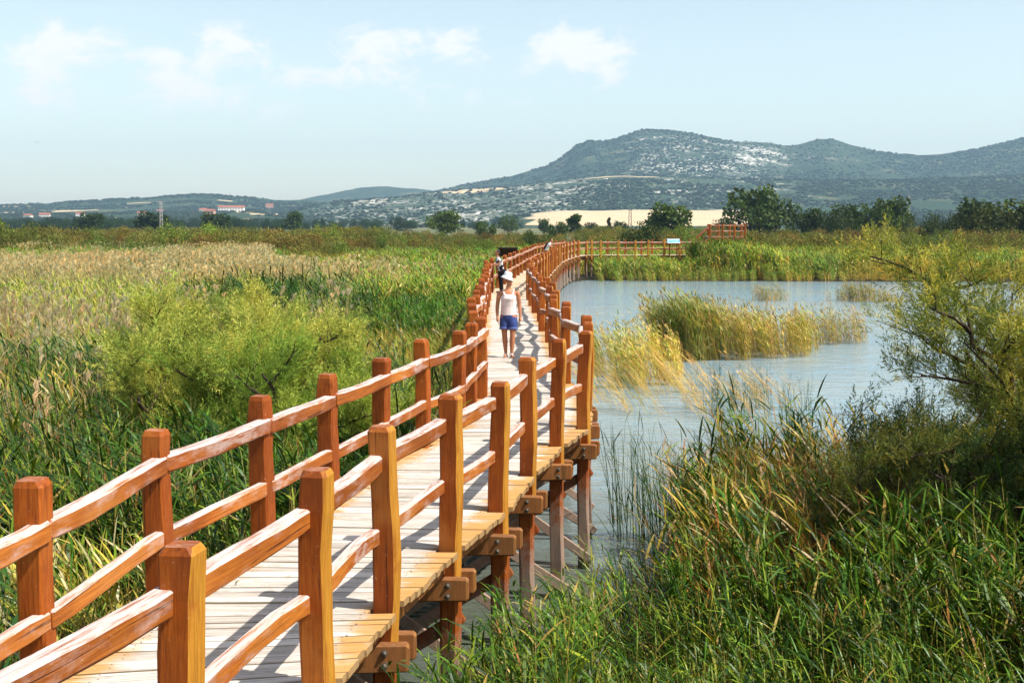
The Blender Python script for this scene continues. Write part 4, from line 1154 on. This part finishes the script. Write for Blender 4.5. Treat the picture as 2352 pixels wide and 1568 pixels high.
tag(scatter('hill_scrub', [so], np.stack([x, dist, zz - .3], 1), g.uniform(0, 6.28, n), np.stack([h * 1.4, h * 1.4, h], 1), g.uniform(.6, 1.5, (n, 1)) * np.ones((1, 3))), 'dark evergreen scrub dotted over the hillsides', 'scrub', kind='stuff')

# ================================================================== people
def loft(rings, n=14):
    """rings: (centre, rx, ry) horizontal ellipses -> closed surface"""
    v = []; f = []
    for (c, rx, ry) in rings:
        for k in range(n):
            a = 6.2832 * k / n; v.append((c[0] + rx * math.cos(a), c[1] + ry * math.sin(a), c[2]))
    m_ = len(rings)
    for i in range(m_ - 1):
        for k in range(n): f.append((i * n + k, i * n + (k + 1) % n, (i + 1) * n + (k + 1) % n, (i + 1) * n + k))
    f.append(tuple(range(n - 1, -1, -1))); f.append(tuple((m_ - 1) * n + k for k in range(n)))
    return v, f
def limb(pts, rad, n=10):
    """tube through 3-D joints with caps, radii per joint"""
    pts = [Vector(p) for p in pts]; v = []; f = []
    for i, (p, r) in enumerate(zip(pts, rad)):
        d = (pts[min(i + 1, len(pts) - 1)] - pts[max(i - 1, 0)]).normalized(); u = d.cross(Vector((0, 1, .01))).normalized(); w = d.cross(u)
        for k in range(n):
            a = 6.2832 * k / n; v.append(tuple(p + (u * math.cos(a) + w * math.sin(a)) * r))
    for i in range(len(pts) - 1):
        for k in range(n): f.append((i * n + k, i * n + (k + 1) % n, (i + 1) * n + (k + 1) % n, (i + 1) * n + k))
    f.append(tuple(range(n - 1, -1, -1))); f.append(tuple((len(pts) - 1) * n + k for k in range(n)))
    return v, f
def ball(c, rx, ry, rz, rot=0, n=12):
    rings = []
    for i in range(1, 8):
        t = math.pi * i / 8; rings.append(((0, 0, -math.cos(t) * rz), rx * math.sin(t), ry * math.sin(t)))
    v, f = loft(rings, n)
    cr, sr = math.cos(rot), math.sin(rot)
    return [(c[0] + x * cr - y * sr, c[1] + x * sr + y * cr, c[2] + z) for x, y, z in v], f
def join(parts):
    v = []; f = []
    for pv, pf in parts:
        b = len(v); v += pv; f += [tuple(b + q for q in p) for p in pf]
    return v, f
def solid(name, parts, mat, parent, voxel=.012, smooth=6):
    """several closed lofts fused into one continuous surface"""
    v, f = join(parts); me = mesh_py(name, v, f, mat)
    bm = bmesh.new(); bm.from_mesh(me); bmesh.ops.recalc_face_normals(bm, faces=bm.faces); bm.to_mesh(me); bm.free()
    o = link(name, me, None, parent)
    md = o.modifiers.new('fuse', 'REMESH'); md.mode = 'VOXEL'; md.voxel_size = voxel; md.use_smooth_shade = True
    ms = o.modifiers.new('soften', 'SMOOTH'); ms.iterations = smooth; ms.factor = .5
    return o
def hand(wrist, d, side, fwd=(0, -1, 0)):
    """palm, four fingers and a thumb hanging along d from the wrist"""
    w = Vector(wrist); d = Vector(d).normalized(); fw = Vector(fwd); sd = Vector((side, 0, 0)); P_ = []
    P_.append(limb([w, w + d * .04, w + d * .085], [.026, .036, .034]))
    for k, L in enumerate((.062, .072, .068, .052)):
        o = w + d * .08 + fw * (.027 - .018 * k)
        P_.append(limb([o, o + d * L * .5 - sd * .004, o + d * L - sd * .016], [.0105, .0095, .008], 8))
    o = w + d * .03 + fw * .03
    P_.append(limb([o, o + d * .03 + fw * .022, o + d * .058 + fw * .026], [.012, .0105, .009], 8))
    return P_
M_SKIN = plain('tanned_skin', (.46, .19, .095), .5, .3, .08, 20)
M_PINK = plain('pale_pink_cotton', (.80, .66, .62), .85, .15, .05, 30)
M_WHITE = plain('white_cotton', (.80, .80, .80), .85, .15, .05, 30)
M_DENIM = plain('blue_denim', (.045, .07, .22), .85, .15, .25, 60)
M_BLACK = plain('black_cloth', (.012, .012, .014), .8, .2, .2, 30)
M_LENS = plain('dark_glasses', (.01, .008, .008), .15, .6)
M_HAIR = plain('dark_hair', (.025, .014, .009), .6, .4, .3, 60)
M_HAIRB = plain('brown_hair', (.10, .035, .018), .6, .4, .3, 60)
def pattern_cloth():
    m, t, out = new_mat('black_white_print'); p = t.new('ShaderNodeTexCoord').outputs['Object']
    c = t.mix(t.ramp(t.noise(p, 9, 2), .48, .52), (.015, .015, .018), (.75, .75, .78)); principled(t, out, c, .85, .15); return m
M_PRINT = pattern_cloth()

def head_parts(c, turn, s=1.0):
    """skull, jaw, nose, chin and ears; turn rotates the face about z (0 looks to -y)"""
    ca, sa = math.cos(turn), math.sin(turn)
    def at(x, y, z): return (c[0] + (x * ca - y * sa) * s, c[1] + (x * sa + y * ca) * s, c[2] + z * s)
    P_ = [ball(at(0, .012, .03), .073 * s, .092 * s, .095 * s, turn), ball(at(0, -.022, -.045), .052 * s, .062 * s, .068 * s, turn)]
    P_.append(ball(at(0, -.092, -.012), .013 * s, .018 * s, .026 * s, turn))
    P_.append(ball(at(0, -.078, -.055), .026 * s, .014 * s, .011 * s, turn)); P_.append(ball(at(0, -.075, -.09), .022 * s, .02 * s, .018 * s, turn))
    for e in (-1, 1): P_.append(ball(at(.074 * e, .015, -.01), .012 * s, .022 * s, .032 * s, turn))
    return P_, at

# ---- the woman in the white hat, walking towards the viewer, looking to her left
wm = tag(empty('person', (-.07, 25.70, DECK + .003), 0), 'person in white sun hat, pale pink tank top and blue shorts walking along the boardwalk', 'person')
body = []
body.append(loft([((0, .01, .80), .165, .115), ((0, .01, .90), .172, .120), ((0, 0, 1.0), .155, .112), ((0, -.005, 1.10), .152, .115), ((0, -.015, 1.19), .160, .122), ((0, 0, 1.27), .172, .105), ((0, .005, 1.325), .165, .085), ((0, .01, 1.36), .09, .062), ((0, .01, 1.40), .055, .055), ((0, 0, 1.46), .05, .052)]))
LEGS = [(-1, [(-.088, .01, .84), (-.092, .005, .66), (-.088, .0, .47), (-.075, .035, .32), (-.062, .055, .10), (-.060, .055, .045)]),
        (1, [(.088, .0, .84), (.092, -.045, .66), (.090, -.075, .47), (.080, -.065, .31), (.070, -.06, .10), (.070, -.06, .045)])]
for sd, pts in LEGS:
    body.append(limb(pts, [.105, .088, .058, .060, .036, .036], 12))
    a = Vector(pts[-1]); fx = a.x + sd * .03
    body.append(limb([(a.x, a.y + .045, .030), (a.x, a.y, .040), (a.x + sd * .012, a.y - .08, .034), (fx, a.y - .165, .022)], [.030, .038, .040, .022], 10))
ARMS = [(-1, [(-.165, .01, 1.315), (-.208, .015, 1.27), (-.242, .03, 1.06), (-.248, .0, .94), (-.240, -.045, .815)]), (1, [(.165, .01, 1.315), (.206, .015, 1.27), (.238, .05, 1.06), (.250, .03, .94), (.258, .0, .815)])]
for sd, pts in ARMS:
    body.append(limb(pts, [.055, .054, .043, .040, .028], 10)); body += hand(pts[-1], (.1 * -sd, -.08, -1), sd)
hp, hat_at = head_parts((0, -.012, 1.545), R(70), .96); body += hp
solid('body', body, M_SKIN, wm, .009, 4)
top = [loft([((0, .005, .845), .178, .128), ((0, .005, .93), .172, .126), ((0, 0, 1.02), .163, .120), ((0, -.01, 1.12), .163, .126), ((0, -.025, 1.19), .170, .137), ((0, -.01, 1.24), .166, .124), ((0, 0, 1.275), .150, .108)])]
for sd in (-1, 1): top.append(limb([(sd * .085, -.10, 1.25), (sd * .105, -.075, 1.315), (sd * .112, .005, 1.362), (sd * .105, .075, 1.315), (sd * .09, .09, 1.25)], [.026, .024, .024, .024, .026], 8))
solid('tank_top', top, M_PINK, wm, .011, 4)
sh = [loft([((0, .01, .70), .13, .09), ((0, .01, .78), .185, .13), ((0, .01, .85), .184, .132), ((0, .008, .875), .178, .128)])]
for sd, pts in LEGS: sh.append(limb([(pts[0][0] * .95, pts[0][1], .82), (pts[1][0] * 1.02, pts[1][1], .68), (pts[1][0] * 1.05, pts[1][1] - .012, .575)], [.104, .108, .098], 12))
so_ = solid('shorts', sh, M_DENIM, wm, .012, 3)
cuffs = [limb([(pts[1][0] * 1.05, pts[1][1] - .008, .605), (pts[1][0] * 1.05, pts[1][1] - .012, .565)], [.104, .104], 14) for sd, pts in LEGS]
v, f = join(cuffs); link('cuff', mesh_py('cuff', v, f, plain('light_denim', (.10, .14, .36), .85, .15), True), None, so_)
# hat: crown and drooping brim, tilted back to front along the gaze
def lathe(prof, n=20):
    v = []; f = []
    for r, z in prof:
        for k in range(n): a = 6.2832 * k / n; v.append((r * math.cos(a) * 1.0, r * math.sin(a) * 1.0, z))
    for i in range(len(prof) - 1):
        for k in range(n): f.append((i * n + k, i * n + (k + 1) % n, (i + 1) * n + (k + 1) % n, (i + 1) * n + k))
    return v, f
v, f = lathe([(.155, -.055), (.158, -.05), (.125, -.012), (.104, .005), (.103, .03), (.098, .065), (.082, .095), (.05, .108), (.005, .112), (.004, .106), (.075, .088), (.092, .06), (.097, .02), (.12, -.016), (.150, -.055)])
hat = link('sun_hat', mesh_py('sun_hat', v, f, M_WHITE, True), None, wm); c = hat_at(0, .02, .085); hat.location = c; hat.rotation_euler = (R(16), R(6), R(70)); hat.scale = (.82, .92, .95); wm.scale = (.92, .95, 1.0)
gl = []
for e in (-1, 1):
    gl.append(ball(hat_at(.032 * e, -.086, .016), .03, .012, .022, R(62)))
    gl.append(limb([hat_at(.058 * e, -.075, .02), hat_at(.078 * e, .0, .018)], [.005, .005], 6))
v, f = join(gl); link('sunglasses', mesh_py('sunglasses', v, f, M_LENS, True), None, wm)
for sd, pts in LEGS:
    a = pts[-1]; s_ = []
    s_.append(limb([(a[0], a[1] + .075, .008), (a[0] + sd * .01, a[1] - .06, .008), (a[0] + sd * .03, a[1] - .185, .008)], [.036, .042, .03], 12))
    sv, sf = join(s_); sv = [(x, y, min(max(z, .0), .016)) for x, y, z in sv]
    sl = link('sandal', mesh_py('sandal', sv, sf, plain('sandal_sole', (.45, .36, .28), .7)), None, wm)
    st = limb([(a[0] - .045, a[1] - .085, .012), (a[0] - .02, a[1] - .09, .075), (a[0] + sd * .012, a[1] - .095, .082), (a[0] + .05, a[1] - .085, .012)], [.014, .014, .014, .014], 8)
    link('strap', mesh_py('strap', st[0], st[1], M_WHITE, True), None, sl)
bag = limb([(-.055, -.115, 1.27), (-.11, .0, 1.375), (-.12, .10, 1.27)], [.009, .009, .009], 6)

# ---- person leaning on the left rail (dark clothes, printed top)
def standing(root, turn, lean, arms, skin=M_SKIN, mats=None, hair=None, long_hair=False, shorts=False, female=True):
    """lean moves the upper body to -y (local); arms: list of joint chains"""
    def L(z, y=0.0): k = max(0, (z - .85)) * lean; return y - k
    b = [loft([((0, L(.82), .82), .16, .11), ((0, L(.95), .95), .15, .105), ((0, L(1.1), 1.1), .155, .112), ((0, L(1.25), 1.25), .17, .105), ((0, L(1.34), 1.34), .16, .085), ((0, L(1.38), 1.38), .07, .06), ((0, L(1.46), 1.46), .05, .052)])]
    for sd in (-1, 1):
        b.append(limb([(sd * .085, 0, .86), (sd * .09, -.01, .66), (sd * .09, -.005, .46), (sd * .085, .015, .30), (sd * .08, .02, .08), (sd * .08, .02, .04)], [.10, .085, .06, .06, .038, .036], 10))
        b.append(limb([(sd * .08, .06, .03), (sd * .08, .0, .04), (sd * .09, -.10, .032), (sd * .095, -.16, .022)], [.03, .038, .038, .022], 8))
    for ch in arms:
        b.append(limb(ch, [.05, .048, .042, .036, .027][:len(ch)], 8)); d = Vector(ch[-1]) - Vector(ch[-2]); b += hand(ch[-1], d, 1, (0, 0, -1) if abs(d.z) < .1 else (0, -1, 0))
    hp, ha = head_parts((0, L(1.56), 1.545), turn); b += hp
    solid('body', b, skin, root, .014, 3)
    solid('shirt', [loft([((0, L(.84), .84), .175, .125), ((0, L(.95), .95), .165, .12), ((0, L(1.1), 1.1), .168, .125), ((0, L(1.24), 1.24), .182, .118), ((0, L(1.34), 1.34), .175, .10), ((0, L(1.39), 1.39), .085, .075)])] +
          [limb(ch[:2] + [tuple((Vector(ch[1]) * .6 + Vector(ch[2]) * .4))], [.062, .062, .056], 8) for ch in arms], mats[0], root, .014, 3)
    tr = [loft([((0, 0, .72), .13, .09), ((0, 0, .80), .172, .122), ((0, L(.88), .88), .17, .12)])]
    for sd in (-1, 1):
        if shorts: tr.append(limb([(sd * .085, 0, .84), (sd * .09, -.01, .66), (sd * .09, -.008, .50)], [.105, .10, .085], 10))
        else: tr.append(limb([(sd * .085, 0, .84), (sd * .09, -.01, .66), (sd * .09, -.005, .46), (sd * .085, .015, .10)], [.106, .094, .07, .058], 10))
    solid('shorts' if shorts else 'trousers', tr, mats[1], root, .014, 3)
    hh = [ball(ha(0, .03, .045), .084, .092, .088, turn)]
    if long_hair: hh.append(ball(ha(0, .065, -.05), .072, .05, .10, turn))
    solid('hair', hh, hair, root, .014, 3)
    for sd in (-1, 1):
        v, f = limb([(sd * .08, .085, .03), (sd * .085, -.05, .032), (sd * .095, -.175, .022)], [.034, .044, .03], 8); v = [(x, y, max(z, .002)) for x, y, z in v]
        link('shoe', mesh_py('shoe', v, f, M_BLACK, True), None, root)
    return ha
p2 = tag(empty('person', (-.42, 49.6, DECK + .003), R(-75)), 'person in black trousers and black and white printed top leaning on the left rail', 'person')
standing(p2, R(0), .22, [[(sd * .17, -.10, 1.32), (sd * .20, -.11, 1.26), (sd * .21, -.14, 1.10), (sd * .18, -.26, 1.09), (sd * .13, -.36, 1.10)] for sd in (-1, 1)], mats=(M_PRINT, M_BLACK), hair=M_HAIR, long_hair=True)
v, f = ball((.22, .06, .82), .05, .13, .12); hb = link('handbag', mesh_py('handbag', v, f, M_BLACK, True), None, None); hb.parent = p2
v, f = limb([(.235, .0, .90), (.20, -.04, 1.15), (.10, -.07, 1.40), (-.02, .0, 1.36)], [.009] * 4, 6); link('strap', mesh_py('strap', v, f, M_BLACK, True), None, hb)
p3 = tag(empty('person', (2.28, 86.6, DECK + .003), R(80)), 'person in white t-shirt with black backpack leaning over the far right rail', 'person')
standing(p3, R(-8), .55, [[(sd * .17, -.25, 1.30), (sd * .20, -.27, 1.24), (sd * .22, -.36, 1.10), (sd * .16, -.46, 1.07), (sd * .10, -.54, 1.08)] for sd in (-1, 1)], mats=(M_WHITE, M_BLACK), hair=M_HAIRB, shorts=True)
bp = solid('backpack', [loft([((0, .09, .90), .12, .06), ((0, .05, .96), .15, .10), ((0, -.02, 1.15), .155, .115), ((0, -.09, 1.30), .13, .09), ((0, -.12, 1.36), .08, .05)])], M_BLACK, p3, .014, 3)
for sd in (-1, 1):
    v, f = limb([(sd * .09, -.10, 1.38), (sd * .11, -.30, 1.36), (sd * .12, -.34, 1.22), (sd * .14, -.14, 1.0)], [.016] * 4, 6); link('strap', mesh_py('strap', v, f, M_BLACK, True), None, bp)

# ================================================================== small structures
def boxm(name, sx, sy, sz, mat, bev=.01):
    bm = bmesh.new(); bmesh.ops.create_cube(bm, size=1.0)
    for vv in bm.verts: vv.co = Vector((vv.co.x * sx, vv.co.y * sy, vv.co.z * sz))
    if bev: bmesh.ops.bevel(bm, geom=list(bm.edges), offset=bev, segments=1, affect='EDGES')
    me = bpy.data.meshes.new(name); bm.to_mesh(me); bm.free(); me.materials.append(mat); return me

# ---- viewing tower on the far shore
tw = tag(empty('viewing_tower', (18.8, 112.0, 0)), 'raised wooden viewing platform with railing above the reeds on the far shore', 'tower')
FZ = 3.42
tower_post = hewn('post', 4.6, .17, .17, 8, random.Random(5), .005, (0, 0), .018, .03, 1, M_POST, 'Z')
fr = [(-1.55, 0), (-.45, 0), (.58, 0), (1.5, 0)]; bk = [(-1.45, 1.7), (-.55, 1.7), (.45, 1.7), (1.5, 1.7)]
for (x, y) in fr + bk:
    o = link('post', tower_post, None, tw, (x, y, -.1)); o.rotation_euler = (0, 0, rnd.uniform(-.1, .1))
for row in (fr, bk):
    for (a, b) in zip(row[:-1], row[1:]):
        if row is bk and a[0] < -1: continue
        along('top_rail', rail_top[0], (a[0], a[1] - .03, FZ + .93), (b[0], b[1] - .03, FZ + .93), tw); along('middle_rail', rail_mid[1], (a[0], a[1] - .03, FZ + .45), (b[0], b[1] - .03, FZ + .45), tw)
along('top_rail', rail_top[2], (1.5, 0, FZ + .93), (1.5, 1.7, FZ + .93), tw); along('middle_rail', rail_mid[2], (1.5, 0, FZ + .45), (1.5, 1.7, FZ + .45), tw)
for y in (-.09, 1.79): along('floor_beam', beam_meshes[0], (-1.75, y, FZ - .17), (1.7, y, FZ - .17), tw)
nb = 24
for k in range(nb):
    o = link('floor_plank', PL_VAR[k % 10], None, tw, (-1.66 + k * 3.3 / (nb - 1), .85, FZ)); o.rotation_euler = (0, 0, R(90)); o.scale = (1.02, 1, 1)
for s in (-1, 1): along('brace', brace_meshes[0], (s * .5, -.11, FZ - .3), (s * 1.45, -.11, FZ - 1.7), tw)
# the stair that climbs from the arm to the platform
for y in (.35, 1.35): along('stair_stringer', beam_meshes[1], (-3.1, y, DECK - .1), (-1.6, y, FZ - .12), tw)
for k in range(8):
    t = (k + .5) / 8
    o = link('stair_tread', PL_VAR[k % 10], None, tw, (-3.1 + 1.5 * t, .85, DECK + .05 + (FZ - DECK - .1) * t)); o.rotation_euler = (0, 0, R(90)); o.scale = (.6, 1.9, 1)
for y in (.3, 1.4):
    along('stair_rail', rail_mid[3], (-3.1, y, DECK + .9), (-1.5, y, FZ + .85), tw)
    o = link('stair_post', post_meshes[0], None, tw, (-3.1, y, DECK - .4))

# ---- information panel with a blue board by the arm
def panel_print():
    m, t, out = new_mat('printed_info_panel'); p = t.new('ShaderNodeTexCoord').outputs['Object']
    sp = t.new('ShaderNodeSeparateXYZ'); t.l.new(p, sp.inputs[0])
    n = t.noise(p, 5, 3); c = t.mix(t.ramp(n, .4, .6), (.06, .26, .52), (.28, .52, .66))
    c = t.mix(t.math('MULTIPLY', t.ramp(sp.outputs[1], .12, .2), t.ramp(t.noise(t.mapping(p, (4, 30, 1)), 3, 2), .45, .55)), c, (.75, .78, .8))
    c = t.mix(t.ramp(sp.outputs[1], -.26, -.28), c, (.8, .8, .8)); principled(t, out, c, .3, .5); return m
M_PANEL = panel_print()
ip_ = tag(empty('information_panel', (13.55, 107.7, DECK)), 'tilted blue and white information panel on wooden posts at the end of the arm', 'sign')
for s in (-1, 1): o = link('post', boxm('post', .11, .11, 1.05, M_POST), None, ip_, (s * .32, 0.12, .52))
o = link('board', boxm('board', 1.12, .72, .05, M_BEAM), None, ip_, (0, 0, 1.16)); o.rotation_euler = (R(32), 0, 0)
q = link('print', boxm('print', 1.04, .64, .012, M_PANEL, 0), None, o, (0, 0, .034))
# ---- the same kind of panel seen from behind at the left rail, on a small bay
ib = tag(empty('information_panel', (-.22, 66.2, DECK)), 'dark information panel seen from behind at the left rail past the bend', 'sign')
for s in (-1, 1): link('post', boxm('post', .12, .12, 1.25, M_POST), None, ib, (s * .42 - .1, .12, .62))
o = link('board', boxm('board', 1.0, .75, .06, M_DARK), None, ib, (0, 0, 1.22)); o.rotation_euler = (R(-38), 0, R(4))
q = link('print', boxm('print', .92, .66, .012, M_PANEL, 0), None, o, (0, 0, .038))

# ---- lattice masts
M_STEEL = plain('galvanised_steel', (.40, .38, .38), .6, .4)
def mast(name, label, px, ytop, dist, w0, w1, arms, mat):
    x = (px - 1176) / FPX * dist; h = CAM_H + (512 - ytop) / FPX * dist
    root = tag(empty(name, (x, dist, 0)), label, 'mast')
    r_ = .018 * w0 + .02
    for sx in (-1, 1):
        for sy in (-1, 1):
            v, f = limb([(sx * w0 / 2, sy * w0 / 2, 0), (sx * w1 / 2, sy * w1 / 2, h)], [r_, r_], 4); link('leg', mesh_py('leg', v, f, mat), None, root)
    nseg = 9
    for k in range(nseg):
        z0, z1 = h * k / nseg, h * (k + 1) / nseg; a0 = (w0 + (w1 - w0) * k / nseg) / 2; a1 = (w0 + (w1 - w0) * (k + 1) / nseg) / 2; P_ = []
        for s in (-1, 1):
            P_.append(limb([(-s * a0, -a0, z0), (s * a1, -a1, z1)], [r_ * .6] * 2, 4)); P_.append(limb([(-s * a0, a0, z0), (s * a1, a1, z1)], [r_ * .6] * 2, 4)); P_.append(limb([(s * a0, -a0, z0), (s * a1, a1, z1)], [r_ * .6] * 2, 4))
        v, f = join(P_); link('lattice', mesh_py('lattice', v, f, mat), None, root)
    for (z, aw) in arms:
        v, f = limb([(-aw, 0, h * z), (aw, 0, h * z)], [r_ * 1.6] * 2, 6); link('arm', mesh_py('arm', v, f, mat), None, root)
    return root
mast('lattice_mast', 'pale steel lattice mast beside the dark tree on the left plain', 374, 463, 400, 1.0, .5, [(.99, 1.5), (.93, 1.1), (.86, .8)], M_STEEL)
mast('lattice_mast', 'small dark lattice mast above the dark bush before the wheat field', 1446, 480, 420, 1.3, .7, [(.97, .9)], plain('dark_steel', (.12, .12, .13), .6, .3))
mast('lattice_mast', 'thin pale mast at the foot of the hill right of the hedge', 2083, 448, 700, 1.2, .5, [(.9, 1.5)], M_STEEL)

# ---- bare dead tree above the far rail
dt = tag(empty('dead_tree', ((1305 - 1176) / FPX * 130, 130, 0)), 'leafless grey dead tree above the far rail left of the arm', 'tree')
paths, sites = skeleton(77, 4.5, .9, 4, (0, 0), .5, 4, 3, .05)
v, f = tube_mesh(paths, 4); link('trunk', mesh_py('trunk', v, f, plain('dead_grey_wood', (.30, .26, .22), .9, .1)), None, dt)

# ---- houses on the slopes
M_WALLS = [plain('pale_render', (.72, .66, .58), .9, .1), plain('white_render', (.8, .78, .75), .9, .1), plain('pink_render', (.62, .36, .28), .9, .1)]
M_ROOF = plain('red_roof_tiles', (.34, .12, .07), .85, .15); M_WIN = plain('dark_window', (.04, .045, .05), .3, .5)
def house(label, px, dist, w, d, h, wall, rz=0.0, name='house'):
    z = float(max(hill_z(np.array([float(px)]), np.array([float(dist)]))[0], 0)) - .5; x = (px - 1176) / FPX * dist
    root = tag(empty(name, (x, dist, z), rz), label, 'house', None)
    link('wall', boxm('wall', w, d, h + 1, wall, 0), None, root, (0, 0, (h + 1) / 2))
    e = .5; rh = d * .24
    v = [(-w / 2 - e, -d / 2 - e, 0), (w / 2 + e, -d / 2 - e, 0), (w / 2 + e, d / 2 + e, 0), (-w / 2 - e, d / 2 + e, 0), (-w / 2 - e, 0, rh), (w / 2 + e, 0, rh)]
    link('roof', mesh_py('roof', v, [(0, 1, 5, 4), (2, 3, 4, 5), (0, 4, 3), (1, 2, 5), (3, 2, 1, 0)], M_ROOF), None, root, (0, 0, h + 1))
    for k in range(max(1, int(w / 4))):
        for fl in range(max(1, int(h / 3))):
            link('window', boxm('window', 1.2, .1, 1.4, M_WIN, 0), None, root, (-w / 2 + (k + .5) * w / max(1, int(w / 4)), -d / 2 - .06, 2.2 + 3 * fl))
    return root
H = [('long white house with red roof on the left slope', 535, 1930, 38, 12, 6, 1, 0), ('red house on the skyline right of the long white house', 622, 2700, 16, 11, 7, 2, .2),
     ('small red roofed house on the skyline above the mast', 372, 2400, 12, 9, 7, 1, 0), ('pinkish house high on the left slope', 292, 2300, 13, 9, 6, 2, .3),
     ('pale house at the far left foot of the hills', 70, 1750, 10, 8, 5, 0, -.2), ('red roofed house right of the pale one at the far left', 108, 1780, 14, 9, 5, 0, .1),
     ('pink house above the plain right of the mast', 485, 1760, 14, 10, 7, 2, -.1), ('white house at the left foot of the hill below the mast', 190, 1760, 12, 9, 5, 1, .2),
     ('small pale house left of the long white house', 470, 1935, 10, 8, 4, 0, 0), ('small house right of the pinkish one under the mast', 330, 1780, 11, 9, 5, 0, .1)]
for lab, px, dist, w, d, h, wl, rz in H: house(lab, px, dist, w, d, h, M_WALLS[wl], rz)

# ---- weeds growing through the deck edge
A = None
for nm, x, y, n, lab in (('grass_tuft', -2.18, 9.45, 9, 'small green grass tuft sprouting at the left deck edge between near posts'), ('grass_tuft', -1.42, 13.0, 8, 'small grass tuft at the left deck edge further along')):
    A = reed_clump(random.Random(int(y * 10)), n, .09, .26, 2, .16, .008, [LIME, GREEN], .2, lean=(.2, -.1), stem_r=.002, low=.1)
    o = link(nm, A.mesh('grass_tuft', M_TREE), None, None, (x, y, DECK)); tag(o, lab, 'grass')
# ---- two birds in the sky
def bird(label, px, py, dist, span, rz):
    x = (px - 1176) / FPX * dist; z = CAM_H + (512 - py) / FPX * dist
    root = tag(empty('bird', (x, dist, z), rz), label, 'bird')
    v, f = ball((0, 0, 0), span * .07, span * .2, span * .06); link('body', mesh_py('body', v, f, M_BLACK, True), None, root)
    for s in (-1, 1):
        v = [(0, -.06, .02), (0, .08, .02), (s * .25, .06, .12), (s * .25, -.09, .12), (s * .5, .02, .03), (s * .48, -.04, .03)]; v = [(a * span, b * span, c * span) for a, b, c in v]
        v2 = v + [(a, b, c - .02 * span) for a, b, c in v]
        f = [(0, 1, 2, 3), (3, 2, 4, 5), (9, 8, 7, 6), (11, 10, 8, 9), (0, 3, 9, 6), (3, 5, 11, 9), (5, 4, 10, 11), (4, 2, 8, 10), (2, 1, 7, 8)]
        link('wing', mesh_py('wing', v2, f, M_BLACK), None, root)
bird('small dark bird gliding in the sky over the left hills', 95, 330, 120, .5, .2)
bird('tiny dark bird high in the sky above the right hills', 2105, 239, 160, .3, 1.2)
